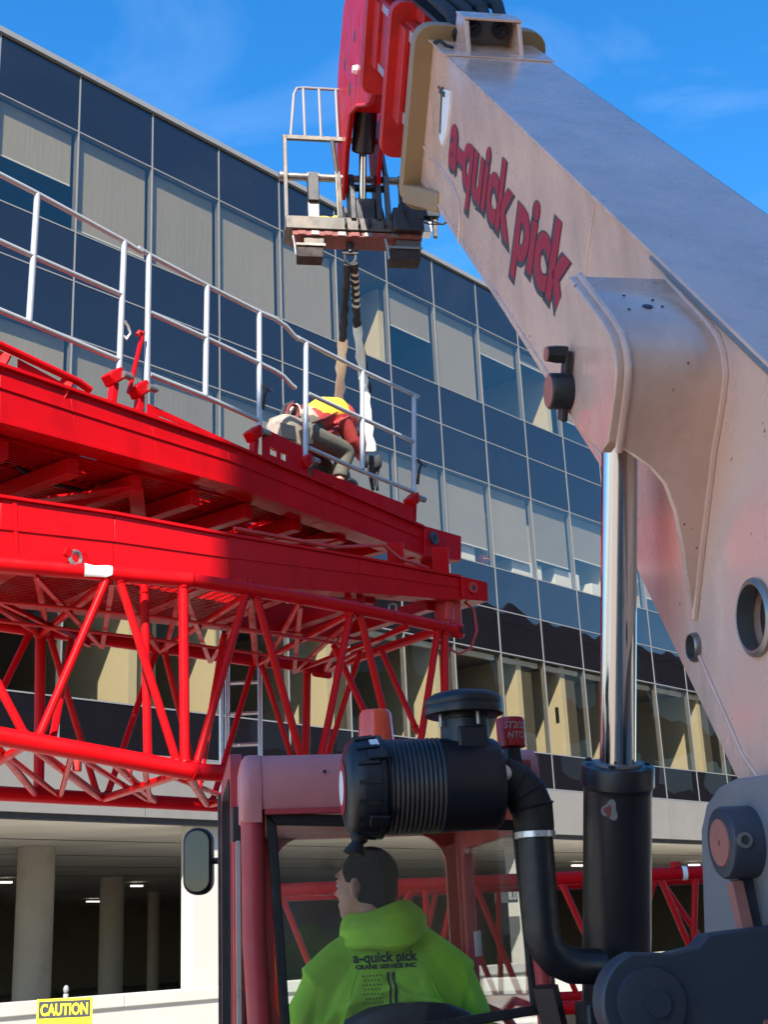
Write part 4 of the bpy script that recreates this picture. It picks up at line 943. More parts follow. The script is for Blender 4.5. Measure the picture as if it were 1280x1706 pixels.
for x in (1.44, 1.56, 1.66, 1.80): cp('stiffener', 'black_steel', MB().prism([(x, YCg - 0.20, 7.80), (x, YCg, 7.80), (x, YCg, 8.10)], (0.018, 0, 0)), smooth=0)
cp('cross_pin', 'black_steel', MB().tube([(1.40, YCg - 0.02, 8.28), (1.88, YCg - 0.02, 8.28)], 0.035, 12))
cp('rotator_box', 'black_steel', MB().box(1.88, 2.16, YCg - 0.20, YCg + 0.12, 7.76, 7.99), bevel=0.012)
cp('valve_block', 'black_steel', MB().box(1.95, 2.33, YCg - 0.10, YCg + 0.10, 7.97, 8.09), bevel=0.008)
cp('junction_box', 'aluminium', MB().box(2.17, 2.26, YCg - 0.06, YCg + 0.06, 7.83, 7.96), bevel=0.004)
for k, sg in enumerate((0.0, 0.04)):
    cp('hydraulic_hose', 'black_rubber', MB().tube([(1.98, YCg - 0.21, 7.96 + sg), (2.05, YCg - 0.26, 7.85), (2.18, YCg - 0.28, 7.78 + sg), (2.32, YCg - 0.25, 7.80), (2.42, YCg - 0.2, 7.88 + sg)], 0.008, 6))
cp('lower_rail', 'rust_red', MB().box(0.97, 2.15, YCg - 0.12, YCg + 0.12, 7.715, 7.765), smooth=0, bevel=0.004)
for k in range(9): cp('rail_tooth', 'bare_steel' if k % 2 else 'rust_red', MB().box(1.02 + 0.12 * k, 1.09 + 0.12 * k, YCg - 0.128, YCg - 0.121, 7.722, 7.758), smooth=0)
for x0, x1 in ((0.975, 1.245), (1.81, 2.13)):
    fk = cp('fork_pocket', 'shade_brown', MB().box(x0 + 0.04, x1, YCg - 0.10, YCg + 0.06, 7.51, 7.615), smooth=0, bevel=0.006)
    MK('pocket_strap', 'carriage_steel', MB().box(x0 + 0.10, x1 + 0.01, YCg - 0.10, YCg + 0.05, 7.617, 7.712), fk, smooth=0, bevel=0.004)
    MK('pocket_chain', 'bare_steel', MB().tube([(x0 + 0.0, YCg - 0.12, 7.70), (x0 + 0.012, YCg - 0.14, 7.60), (x0 + 0.02, YCg - 0.14, 7.50)], 0.013, 8), fk)
    MK('pocket_bar', 'bare_steel', MB().box(x0, x1 + 0.02, YCg - 0.115, YCg - 0.102, 7.618, 7.640), fk, smooth=0)
bk = cp('load_backrest', 'grey_steel', MB().tube([(0.985, YCg, 8.79), (1.03, YCg + 0.04, 9.30), (1.06, YCg + 0.05, 9.375), (1.12, YCg + 0.05, 9.385), (2.10, YCg + 0.05, 9.385), (2.17, YCg + 0.05, 9.36), (2.24, YCg, 8.79)], 0.014, 8))
for x in (1.12, 1.27, 1.43, 1.60, 1.76, 1.94, 2.08): MK('backrest_bar', 'grey_steel', MB().tube([(x, YCg, 8.78), (x, YCg + 0.05, 9.385)], 0.013, 8), bk)
cp('lime_rag', 'vest_yellow', MB().ell((1.27, YCg - 0.02, 7.925), (0.12, 0.06, 0.035)).ell((1.38, YCg - 0.04, 7.93), (0.06, 0.05, 0.03)))
hx, hz = mp(583, 412, YCg)
cp('hook_shackle', 'black_steel', MB().tube([(hx, YCg, 7.72), (hx, YCg, 7.62)], 0.035, 12).tube([(hx - 0.05, YCg, 7.62), (hx - 0.05, YCg, 7.55), (hx, YCg, 7.49), (hx + 0.05, YCg, 7.55), (hx + 0.05, YCg, 7.62)], 0.016, 8).bar((hx - 0.07, YCg, 7.62), (hx + 0.07, YCg, 7.62), 0.04, 0.04))

# --- cab
CY0, CY1 = 3.75, 4.92
cab = MK('cab_roof', 'cab_pink', MB().prism([(0.185, y, z) for y, z in ((3.735, 2.095), (3.725, 2.13), (3.728, 2.18), (3.745, 2.22), (3.785, 2.248), (3.85, 2.258), (4.95, 2.258), (5.0, 2.22), (5.0, 2.095))], (0.85, 0, 0)), smooth=50)
MK('roof_corner', 'cab_pink', MB().loft([[Vector((0.174 + dx, 3.73 + (y - 3.73) * k + (1 - k) * 0.05, 2.09 + (z - 2.09) * k)) for y, z in ((3.735, 2.06), (3.722, 2.13), (3.725, 2.18), (3.742, 2.222), (3.783, 2.250), (3.85, 2.260), (4.95, 2.260), (4.95, 2.06))] for dx, k in ((-0.004, 0.72), (0.002, 0.9), (0.012, 0.985), (0.024, 1.004), (0.052, 1.004), (0.054, 0.995))]), cab, smooth=60)
MK('roof_lip', 'cab_red', MB().box(0.236, 1.02, 3.728, 3.76, 2.080, 2.094), cab, smooth=0)
MK('rivet', 'black_plastic', MB().lathe((mp(541, 1285, 3.725)[0], 3.728, mp(541, 1285, 3.725)[1]), (0, -1, 0), [(0.005, 0), (0.005, 0.003)], 10), cab)
pl_ = MK('rear_pillar', 'cab_red', MB().tube([(0.204, 3.775, 2.10), (0.206, 3.775, 1.75), (0.222, 3.78, 1.45), (0.232, 3.79, 0.9)], 0.034, 14))
MK('rear_pillar', 'cab_red', MB().bar((1.012, 3.78, 2.10), (1.030, 3.80, 0.9), 0.040, 0.05))
MK('front_pillar', 'cab_red', MB().bar((1.045, 4.90, 2.10), (1.045, 4.90, 0.9), 0.05, 0.06), smooth=0, bevel=0.008)
MK('front_pillar', 'cab_red', MB().bar((0.20, 4.90, 2.10), (0.20, 4.90, 0.9), 0.05, 0.06), smooth=0, bevel=0.008)
# rear window: rubber seal, pane
def RW(px, py, ym=3.765): x, z = mp(px, py, ym); return Vector((x, ym, z))
wo_ = [RW(444, 1354), RW(868, 1366), RW(902, 1690), RW(472, 1760)]; wi_ = [RW(461, 1374), RW(857, 1383), RW(888, 1676), RW(486, 1740)]
sl = MB()
for i in range(4):
    j = (i + 1) % 4; e = Vector((0, 0.03, 0)); sl.hexa([wo_[i], wo_[j], wi_[j], wi_[i]], [wo_[i] + e, wo_[j] + e, wi_[j] + e, wi_[i] + e])
wf = MK('window_seal', 'black_rubber', sl, smooth=0, bevel=0.005)
MK('pane', 'cab_glass', MB().prism([p + Vector((0, 0.012, 0)) for p in wi_], (0, 0.005, 0)), wf, smooth=0)
MK('rear_panel', 'cab_red', MB().box(0.22, 1.03, 3.76, 3.80, 0.85, 1.46), smooth=0, bevel=0.01)
# front frame with rounded opening
def FW(px, py, ym=4.93): x, z = mp(px, py, ym); return Vector((x, ym, z))
def rrect(x0, x1, z0, z1, r, n=6):
    out = []
    for cx_, cz_, a0 in ((x1 - r, z1 - r, 0), (x0 + r, z1 - r, 90), (x0 + r, z0 + r, 180), (x1 - r, z0 + r, 270)):
        for k in range(n + 1): a = rad(a0 + 90 * k / n); out.append((cx_ + r * math.cos(a), cz_ + r * math.sin(a)))
    return out
def ringwall(mbx, outer, inner, y, th, axis='y'):
    n = len(outer); b_ = []
    f3 = (lambda a, b, yy: Vector((a, yy, b))) if axis == 'y' else (lambda a, b, yy: Vector((yy, a, b)))
    vs = [f3(a, b, y) for a, b in outer] + [f3(a, b, y) for a, b in inner] + [f3(a, b, y + th) for a, b in outer] + [f3(a, b, y + th) for a, b in inner]
    fs = []
    for i in range(n):
        j = (i + 1) % n
        fs += [(i, j, n + j, n + i), (2 * n + i, 3 * n + i, 3 * n + j, 2 * n + j), (i, 2 * n + i, 2 * n + j, j), (n + i, n + j, 3 * n + j, 3 * n + i)]
    return mbx.add(vs, fs)
xa, xb = FW(455, 1500).x, FW(746, 1500).x; zt_ = FW(600, 1392).z
ins = rrect(xa, xb, 1.42, zt_, 0.12); outs = rrect(0.18, 1.07, 0.9, 2.10, 0.01)
ff = MK('front_frame', 'cab_red', ringwall(MB(), outs, ins, 4.91, 0.03), smooth=30)
MK('pane', 'cab_glass', MB().prism([Vector((a, 4.935, b)) for a, b in rrect(xa, xb, 1.42, zt_, 0.12)], (0, 0.005, 0)), ff, smooth=0)
# right side frame
ins = rrect(3.87, 4.82, 1.45, 2.03, 0.07); outs = rrect(3.80, 4.90, 0.9, 2.10, 0.01)
sf = MK('side_frame', 'cab_red', ringwall(MB(), outs, ins, 1.025, 0.025, 'x'), smooth=30)
MK('pane', 'cab_glass', MB().prism([Vector((1.036, a, b)) for a, b in rrect(3.87, 4.82, 1.45, 2.03, 0.07)], (0.005, 0, 0)), sf, smooth=0)
MK('grab_handle', 'cab_red', MB().tube([(1.0, 4.7, 1.44), (0.97, 4.5, 1.52), (0.97, 4.1, 1.50), (1.0, 3.95, 1.42)], 0.014, 8), sf)
# left side: door frame with glass and rubber
ins = rrect(4.02, 4.72, 1.05, 2.22, 0.06); outs = rrect(3.97, 4.90, 0.9, 2.29, 0.07)
dr = MK('door', 'cab_red', ringwall(MB(), outs, ins, 0.150, 0.035, 'x'), smooth=30)
ins2 = rrect(4.028, 4.712, 1.058, 2.212, 0.05)
MK('door_seal', 'black_rubber', ringwall(MB(), ins, ins2, 0.146, 0.040, 'x'), dr, smooth=30)
MK('edge_rubber', 'black_rubber', MB().tube([(0.150, 4.905, 0.92), (0.150, 4.905, 2.26)], 0.012, 8), dr)
MK('pane', 'cab_glass', MB().prism([Vector((0.166, a, b)) for a, b in ins2], (0.005, 0, 0)), dr, smooth=0)
for z in (2.02, 1.30):
    MK('hinge', 'black_steel', MB().box(0.15, 0.20, 3.90, 3.98, z, z + 0.10), dr, smooth=0, bevel=0.005)
MK('door_strip', 'galv', MB().box(0.160, 0.172, 3.86, 3.90, 0.9, 2.02), dr, smooth=0)
MK('door_strip', 'red_worn', MB().tube([(0.165, 3.92, 0.9), (0.165, 3.92, 2.05)], 0.014, 8), dr)
MK('latch', 'grey_steel', MB().bar((0.17, 4.45, 2.10), (0.17, 4.30, 2.06), 0.015, 0.02), dr, smooth=0)
# mirror
mx0, mz0 = mp(303, 1492, 5.05); mx1, mz1 = mp(352, 1378, 5.05)
mi = MK('mirror', 'black_plastic', MB().prism([(x, 5.05, z) for x, z in rrect(mx0, mx1, mz0, mz1, 0.05)], (0.015, 0.05, 0)), bevel=0.012)
MK('mirror_glass', 'mirror_face', MB().prism([(x, 5.046, z) for x, z in rrect(mx0 + 0.01, mx1 - 0.01, mz0 + 0.012, mz1 - 0.012, 0.042)], (0, 0.002, 0)), mi, smooth=0)
MK('mirror_arm', 'black_steel', MB().tube([(mx1 - 0.03, 5.09, (mz0 + mz1) / 2), (mx1 + 0.05, 5.08, (mz0 + mz1) / 2), (0.19, 4.93, (mz0 + mz1) / 2 - 0.05)], 0.012, 8), mi)
# interior: seat, steering column, small things
st = MK('seat', 'seat_vinyl', MB().loft([[Vector((0.66 + w * math.cos(a), 3.985 + 0.02 * k + 0.045 * math.sin(a), z)) for a in [2 * math.pi * q / 20 for q in range(20)]] for w, z, k in ((0.22, 1.0, 1), (0.235, 1.3, 0.6), (0.22, 1.45, 0.2), (0.185, 1.52, 0), (0.12, 1.548, 0), (0.05, 1.556, 0))]), smooth=60)
MK('seat_cushion', 'seat_vinyl', MB().box(0.43, 0.89, 4.05, 4.50, 0.96, 1.08), st, bevel=0.03)
stc = MK('steering_wheel', 'black_plastic', MB().tube([(0.66 + 0.18 * math.cos(a), 4.62 + 0.06 * math.sin(a), 1.36 + 0.16 * math.sin(a)) for a in [2 * math.pi * q / 24 for q in range(25)]], 0.014, 8).tube([(0.66, 4.62, 1.36), (0.66, 4.80, 1.05)], 0.025, 10).bar((0.48, 4.62, 1.36), (0.84, 4.62, 1.36), 0.02, 0.02))
MK('dashboard', 'black_plastic', MB().box(0.24, 1.02, 4.70, 4.90, 0.95, 1.30), bevel=0.02)
MK('load_chart', 'white_paint', MB().prism([FW(790, 1552, 4.75), FW(801, 1550, 4.75), FW(804, 1592, 4.75), FW(793, 1594, 4.75)], (0, 0.003, 0)), smooth=0)
MK('cab_floor', 'black_steel', MB().box(0.2, 1.03, 3.80, 4.92, 0.85, 0.93), smooth=0)

# --- air cleaner behind the cab
YA = 3.46; ZA = 2.118; XA0 = 0.430
ac = MK('air_cleaner', 'black_plastic', MB().lathe((XA0, YA, ZA), (1, 0, 0), [(0.03, -0.006), (0.085, -0.004), (0.112, 0.004), (0.124, 0.018), (0.128, 0.045), (0.130, 0.075), (0.131, 0.088), (0.122, 0.09)] + [(0.1215 + (0.004 if k % 2 else 0.0), 0.094 + 0.0062 * k) for k in range(26)] + [(0.123, 0.258), (0.122, 0.262), (0.120, 0.40), (0.112, 0.412), (0.06, 0.415)], 48), smooth=35)
for k in range(16):
    a = 2 * math.pi * k / 16; r0, r1 = Vector((0, math.cos(a), math.sin(a))), Vector((0, -math.sin(a), math.cos(a)))
    b0 = Vector((XA0 + 0.022, YA, ZA)) + r0 * 0.1245
    MK('cover_rib', 'black_plastic', MB().bar(b0, b0 + Vector((0.055, 0, 0)) + r0 * 0.006, 0.010, 0.012, up=r0), ac, smooth=0)
MK('clamp_band', 'black_plastic', MB().lathe((XA0 + 0.080, YA, ZA), (1, 0, 0), [(0.126, 0), (0.135, 0.002), (0.135, 0.014), (0.126, 0.016)], 48), ac)
for a in (1.2, 2.6, 3.9): 
    r0 = Vector((0, math.cos(a), math.sin(a))); MK('cover_latch', 'black_plastic', MB().bar(Vector((XA0 + 0.05, YA, ZA)) + r0 * 0.135, Vector((XA0 + 0.10, YA, ZA)) + r0 * 0.138, 0.03, 0.012, up=r0), ac, smooth=0, bevel=0.003)
st_ = MK('warning_label', 'white_paint', MB().bar((XA0 + 0.060, YA - 0.080, ZA + 0.105), (XA0 + 0.082, YA - 0.078, ZA + 0.107), 0.028, 0.004, up=(0, -0.6, 0.8)), ac, smooth=0)
MK('end_label', 'letter_red', MB().lathe((XA0 - 0.0065, YA, ZA), (-1, 0, 0), [(0.070, 0), (0.070, 0.001)], 28), ac)
MK('end_print', 'white_paint', MB().lathe((XA0 - 0.009, YA, ZA), (-1, 0, 0), [(0.045, 0), (0.045, 0.001)], 28), ac)
MK('dust_valve', 'black_rubber', MB().lathe((XA0 + 0.035, YA - 0.02, ZA - 0.115), (-0.35, -0.1, -1), [(0.022, 0), (0.024, 0.02), (0.016, 0.03), (0.030, 0.06), (0.004, 0.061)], 16), ac)
XN = 0.762
nk = MK('inlet_neck', 'black_plastic', MB().lathe((XN, YA, ZA + 0.06), (0, 0, 1), [(0.066, 0), (0.066, 0.11), (0.060, 0.113), (0.060, 0.135), (0.075, 0.137)], 32), ac)
MK('neck_pad', 'black_plastic', MB().box(XN - 0.035, XN + 0.045, YA - 0.078, YA - 0.060, ZA + 0.07, ZA + 0.145), nk, bevel=0.006)
zc = ZA + 0.185
MK('rain_cap', 'black_plastic', MB().lathe((XN, YA, zc), (0, 0, 1), [(0.070, 0.0), (0.098, -0.004), (0.107, 0.0), (0.109, 0.012), (0.106, 0.022), (0.108, 0.026), (0.108, 0.036), (0.104, 0.044), (0.085, 0.056), (0.050, 0.064), (0.003, 0.067)], 44), nk, smooth=35)
for a in (0.4, 1.9, 3.5, 5.0): MK('cap_stud', 'bare_steel', MB().tube([(XN + 0.075 * math.cos(a), YA + 0.075 * math.sin(a), zc - 0.035), (XN + 0.075 * math.cos(a), YA + 0.075 * math.sin(a), zc + 0.005)], 0.005, 8), nk)
XE = 0.935
el = [(XA0 + 0.40, YA, ZA + 0.010), (0.865, YA, ZA + 0.008), (0.895, YA, ZA - 0.006), (0.918, YA, ZA - 0.032), (0.932, YA, ZA - 0.068), (XE, YA, ZA - 0.115), (XE, YA, ZA - 0.135)]
eb_ = MK('elbow', 'black_rubber', MB().tube(el, [0.058, 0.061, 0.060, 0.059, 0.057, 0.053, 0.051], 28), ac)
for k in range(1, 5):
    p = Vector(el[k]); t = (Vector(el[k + 1]) - Vector(el[k - 1])).normalized()
    MK('elbow_rib', 'black_rubber', MB().lathe(p - t * 0.004, t, [(0.054, -0.006), (0.063, 0.0), (0.054, 0.006)], 28), eb_)
MK('hose_clamp', 'galv', MB().lathe((XE, YA, ZA - 0.128), (0, 0, -1), [(0.053, 0), (0.055, 0.001), (0.055, 0.016), (0.053, 0.017)], 32), ac)
MK('band_clamp', 'galv', MB().lathe((XA0 + 0.406, YA, ZA + 0.010), (1, 0, 0), [(0.064, 0), (0.067, 0.001), (0.067, 0.014), (0.064, 0.015)], 32), ac)
MK('clamp_knob', 'galv', MB().lathe((XA0 + 0.413, YA - 0.06, ZA + 0.020), (0, -1, 0), [(0.022, 0), (0.022, 0.014), (0.015, 0.018)], 18), ac)
MK('intake_pipe', 'black_plastic', MB().tube([(XE, YA, ZA - 0.13), (XE, YA, ZA - 0.38), (XE + 0.008, YA + 0.004, ZA - 0.42), (XE + 0.034, YA + 0.01, ZA - 0.450), (XE + 0.075, YA + 0.02, ZA - 0.468), (XE + 0.16, YA + 0.06, ZA - 0.475)], [0.047, 0.047, 0.047, 0.047, 0.046, 0.046], 28), ac)
MK('mount_bracket', 'black_steel', MB().box(XA0 + 0.15, XA0 + 0.32, YA + 0.10, 3.73, 2.06, 2.08), ac, smooth=0)
MK('pipe_stay', 'black_steel', MB().bar((XE + 0.01, YA + 0.05, 1.60), (XE + 0.06, YA + 0.1, 1.40), 0.06, 0.03), smooth=0)
MK('corner_tube', 'cab_red', MB().tube([(0.985, 3.70, 1.72), (1.00, 3.71, 1.5), (1.01, 3.72, 1.2)], 0.022, 10))
MK('fuse_box', 'black_plastic', MB().box(1.02, 1.10, 3.40, 3.52, 1.38, 1.56), bevel=0.008)
# filter can with handwriting
fx, fz = mp(852, 1222, 3.62)
fc = MK('filter_can', 'can_red', MB().lathe((fx, 3.62, fz - 0.042), (0, 0, 1), [(0.030, 0), (0.040, 0.004), (0.041, 0.075), (0.038, 0.084), (0.034, 0.086), (0.004, 0.083)], 30))
MK('can_neck', 'black_plastic', MB().lathe((fx, 3.62, fz - 0.12), (0, 0, 1), [(0.028, 0), (0.030, 0.03), (0.024, 0.08)], 20), fc)
MK('can_bracket', 'cab_red', MB().box(fx - 0.07, fx + 0.05, 3.60, 3.75, fz - 0.13, fz - 0.075), fc, smooth=0, bevel=0.01)
for txt, dz in (('ST2/25', 0.010), ('NTO', -0.018)):
    tm = text_mesh(txt, 0.026, 0.0006, 0.0004, 0.95, 0.15, 1.0, 'CENTER')
    for v in tm.vertices:
        a = v.co.x / 0.0415 * 0.95 + 0.1; p = Vector((fx + 0.0422 * math.sin(a), 3.62 - 0.0422 * math.cos(a) - 0.0006, fz + dz + v.co.y)); v.co = rootinv(tl) @ MACH @ p
    link('lettering', tm, 'white_paint', fc)
# beacon
bx_, bz_ = mp(626, 1206, 3.85)
bc = MK('beacon', 'black_plastic', MB().lathe((bx_, 3.85, 2.255), (0, 0, 1), [(0.062, 0), (0.060, 0.03), (0.052, 0.034)], 28))
bt = mp(626, 1182, 3.85)[1]
MK('beacon_lens', 'beacon_orange', MB().lathe((bx_, 3.85, 2.287), (0, 0, 1), [(0.056, 0), (0.053, 0.02), (0.049, bt - 2.287 - 0.016), (0.042, bt - 2.287 - 0.004), (0.02, bt - 2.287)], 28), bc)
# chassis and wheels, below the picture
MK('chassis', 'black_steel', MB().box(0.3, 1.75, 1.9, 7.0, 0.55, 0.98), bevel=0.03)
MK('engine_pod', 'cab_red', MB().box(1.75, 2.4, 3.2, 5.6, 0.75, 1.45), bevel=0.05)
for x in (0.15, 1.95):
    for y in (2.55, 6.3):
        wh = MK('wheel', 'black_rubber', MB().lathe((x, y, 0.62), (1, 0, 0), [(0.30, 0.0), (0.56, 0.0), (0.62, 0.06), (0.62, 0.30), (0.56, 0.36), (0.30, 0.36)], 32))
        MK('rim', 'cream_paint', MB().lathe((x, y, 0.62), (1, 0, 0), [(0.30, 0.05), (0.29, 0.06), (0.29, 0.30), (0.30, 0.31)], 28), wh)
# ================================================================== machine operator (seen from behind, head turned left)
OPX, OPY = 0.638, 4.20
def OP(x, y, z): return Vector((OPX + x, OPY + y, z))
op = thing('person', 'machine operator in a lime green hoodie seated in the cab, looking left', 'person', MACH @ Vector((OPX, OPY, 1.05)), YAW)
Mop = rootinv(op) @ MACH
def ellring(cx, cy, z, rx, ry, n=24, p=2.3, lean=0.0):
    out = []
    for k in range(n):
        a = 2 * math.pi * k / n; c_, s_ = math.cos(a), math.sin(a)
        out.append(OP(cx + rx * math.copysign(abs(c_) ** (2 / p), c_), cy + ry * math.copysign(abs(s_) ** (2 / p), s_), z))
    return out
# body: head, neck, forearm-hands and legs as one skin
HZ = 1.893; HX, HY = -0.058, 0.02
body = MB()
HF, HS = 0.80, 0.60
def HP(f, s, z): return OP(HX - f * HF + s * HS, HY + f * HS + s * HF, HZ + z)      # f forward of the face (left), s to the head's right side (away)
def hell(f, s, z, rf, rs, rz):
    e = Vector((-HF, HS, 0)); q = Vector((HS, HF, 0)); rot = Matrix((e, q, Vector((0, 0, 1)))).transposed()
    body.ell(HP(f, s, z), (rf, rs, rz), 20, 12, rot)
hell(-0.012, 0, 0.028, 0.094, 0.076, 0.088); hell(0.018, 0, -0.012, 0.076, 0.066, 0.095); hell(0.050, 0, -0.070, 0.040, 0.048, 0.042)   # skull, face, jaw
hell(0.072, 0, -0.082, 0.020, 0.024, 0.018); hell(0.078, 0, 0.030, 0.020, 0.050, 0.022)                                              # chin, brow
hell(0.098, 0, -0.018, 0.018, 0.015, 0.012); hell(0.090, 0, 0.002, 0.012, 0.011, 0.020); hell(0.086, 0, -0.052, 0.013, 0.024, 0.009); hell(0.083, 0, -0.062, 0.012, 0.022, 0.009)
hell(0.066, 0.033, -0.020, 0.02, 0.016, 0.022); hell(0.066, -0.033, -0.020, 0.02, 0.016, 0.022)
hell(-0.004, -0.081, -0.012, 0.017, 0.009, 0.030); hell(-0.004, 0.081, -0.012, 0.017, 0.009, 0.030)                                   # ears
body.tube([HP(-0.02, 0, -0.04), OP(-0.02, 0.0, 1.77), OP(-0.01, -0.01, 1.68), OP(0, 0, 1.55)], [0.062, 0.060, 0.066, 0.10], 20)
body.loft([ellring(0, 0, z, rx, ry) for z, rx, ry in ((1.02, 0.16, 0.12), (1.15, 0.165, 0.11), (1.35, 0.17, 0.105), (1.52, 0.18, 0.10), (1.60, 0.13, 0.08))])
for sg in (-1, 1):
    body.tube([OP(0.17 * sg, 0, 1.57), OP(0.255 * sg, 0.04, 1.32), OP(0.20 * sg, 0.30, 1.28), OP(0.165 * sg, 0.38, 1.33)], [0.055, 0.045, 0.035, 0.028], 14)
    hb = OP(0.160 * sg, 0.395, 1.35)
    body.ell(hb, (0.035, 0.025, 0.042))
    for q in range(4): body.tube([hb + Vector((-0.026 + 0.017 * q, 0.01, 0.02)), hb + Vector((-0.026 + 0.017 * q, 0.045, 0.035)), hb + Vector((-0.026 + 0.017 * q, 0.05, 0.005 + 0.004 * q))], [0.009, 0.0085, 0.0075], 8)
    body.tube([hb + Vector((-0.03 * sg, 0.0, -0.01)), hb + Vector((-0.05 * sg, 0.025, 0.015)), hb + Vector((-0.045 * sg, 0.045, 0.03))], [0.011, 0.010, 0.008], 8)
    body.tube([OP(0.09 * sg, 0.02, 1.08), OP(0.12 * sg, 0.40, 1.12), OP(0.12 * sg, 0.46, 1.02), OP(0.12 * sg, 0.46, 0.95), OP(0.12 * sg, 0.55, 0.955)], [0.085, 0.065, 0.06, 0.05, 0.04], 14)
bme = remeshed(body, 0.0075, 3, Mop, 'body')
bo = link('body', bme, 'skin', op)
# short dark hair
hair = MB()
def hhell(f, s, z, rf, rs, rz):
    e = Vector((-HF, HS, 0)); q = Vector((HS, HF, 0)); hair.ell(HP(f, s, z), (rf, rs, rz), 20, 12, Matrix((e, q, Vector((0, 0, 1)))).transposed())
hhell(-0.016, 0, 0.032, 0.0955, 0.0785, 0.0895); hhell(-0.030, 0, -0.005, 0.078, 0.0735, 0.085); hhell(-0.052, 0, -0.045, 0.042, 0.055, 0.058)
link('hair', remeshed(hair, 0.007, 2, Mop, 'hair'), 'hair', op)
for s_ in (-0.034, 0.034):
    e = MB(); e.ell(HP(0.0765, s_, 0.006), (0.0095, 0.0095, 0.007)); link('eye', e.mesh('eye', Mop), 'eye_white', op)
    e = MB(); e.ell(HP(0.0845, s_, 0.006), (0.004, 0.004, 0.005)); link('pupil', e.mesh('pupil', Mop), 'hair', op)
    e = MB(); e.tube([HP(0.088, s_ * 0.6, 0.026), HP(0.090, s_, 0.031), HP(0.078, s_ * 1.5, 0.025)], 0.004, 6); link('eyebrow', e.mesh('eyebrow', Mop), 'hair', op)
# hoodie
ho = MB()
ho.loft([ellring(dx, dy, z, rx, ry, 28, p) for z, rx, ry, p, dx, dy in ((1.04, 0.215, 0.165, 2.2, 0, 0), (1.16, 0.222, 0.165, 2.3, 0, 0), (1.30, 0.222, 0.155, 2.4, 0, 0), (1.42, 0.215, 0.150, 2.5, 0, -0.005), (1.53, 0.216, 0.140, 2.5, 0, -0.01), (1.615, 0.200, 0.125, 2.4, 0, -0.01), (1.68, 0.155, 0.105, 2.2, 0, -0.005), (1.72, 0.110, 0.092, 2.0, 0, 0), (1.77, 0.088, 0.082, 2.0, -0.012, 0))])
for sg in (-1, 1):
    ho.tube([OP(0.12 * sg, -0.01, 1.635), OP(0.19 * sg, 0.0, 1.595), OP(0.232 * sg, 0.01, 1.50), OP(0.265 * sg, 0.05, 1.36), OP(0.268 * sg, 0.12, 1.30), OP(0.235 * sg, 0.26, 1.28), OP(0.20 * sg, 0.32, 1.295)], [0.085, 0.092, 0.088, 0.078, 0.075, 0.060, 0.052], 20)
    ho.tube([OP(0.055 * sg, -0.02, 1.735), OP(0.13 * sg, -0.01, 1.675), OP(0.215 * sg, 0, 1.595)], [0.062, 0.072, 0.085], 16)
hme = remeshed(ho, 0.008, 2, Mop, 'hoodie')
# cloth folds: long soft creases running from the shoulders to the waist
bmh = bmesh.new(); bmh.from_mesh(hme); bmh.normal_update()
inv = Mop.inverted()
for v in bmh.verts:
    p = inv @ v.co; x, y, z = p.x - OPX, p.y - OPY, p.z
    d_ = 0.0
    for (cx, cz, ang, ln, w_, amp) in ((-0.17, 1.42, 1.25, 0.22, 0.016, 0.012), (-0.145, 1.36, 1.1, 0.20, 0.014, -0.012), (-0.10, 1.40, 0.95, 0.22, 0.018, 0.010), (-0.20, 1.50, 0.6, 0.12, 0.015, 0.008), (0.17, 1.44, 2.0, 0.20, 0.018, 0.012), (0.20, 1.38, 1.8, 0.18, 0.014, -0.012), (0.13, 1.40, 2.2, 0.2, 0.016, 0.008), (0.07, 1.56, 2.75, 0.14, 0.014, 0.008), (-0.08, 1.57, 0.35, 0.15, 0.014, 0.008), (0.25, 1.50, 1.75, 0.15, 0.014, 0.01), (-0.26, 1.42, 1.4, 0.15, 0.013, -0.01), (0.12, 1.36, 1.2, 0.1, 0.03, 0.016), (0.02, 1.60, 2.5, 0.10, 0.010, -0.006), (-0.03, 1.61, 0.7, 0.10, 0.010, -0.006), (0.20, 1.46, 1.3, 0.16, 0.011, -0.010), (-0.22, 1.44, 1.15, 0.18, 0.011, 0.009), (-0.06, 1.36, 0.9, 0.14, 0.012, -0.007), (0.16, 1.52, 2.6, 0.10, 0.010, 0.007)):
        u_ = (x - cx) * math.cos(ang) + (z - cz) * math.sin(ang); w2 = -(x - cx) * math.sin(ang) + (z - cz) * math.cos(ang)
        d_ += 2.5 * amp * math.exp(-(w2 / w_) ** 2 - (u_ / ln) ** 2 * 2)
    d_ += 0.005 * math.sin(31 * x + 17 * z + 4 * math.sin(9 * z)) * math.sin(14 * z + 6 * x)
    v.co += v.normal * d_
bmh.to_mesh(hme); bmh.free()
hoo = link('hoodie', hme, 'hivis_lime', op)
rings = []
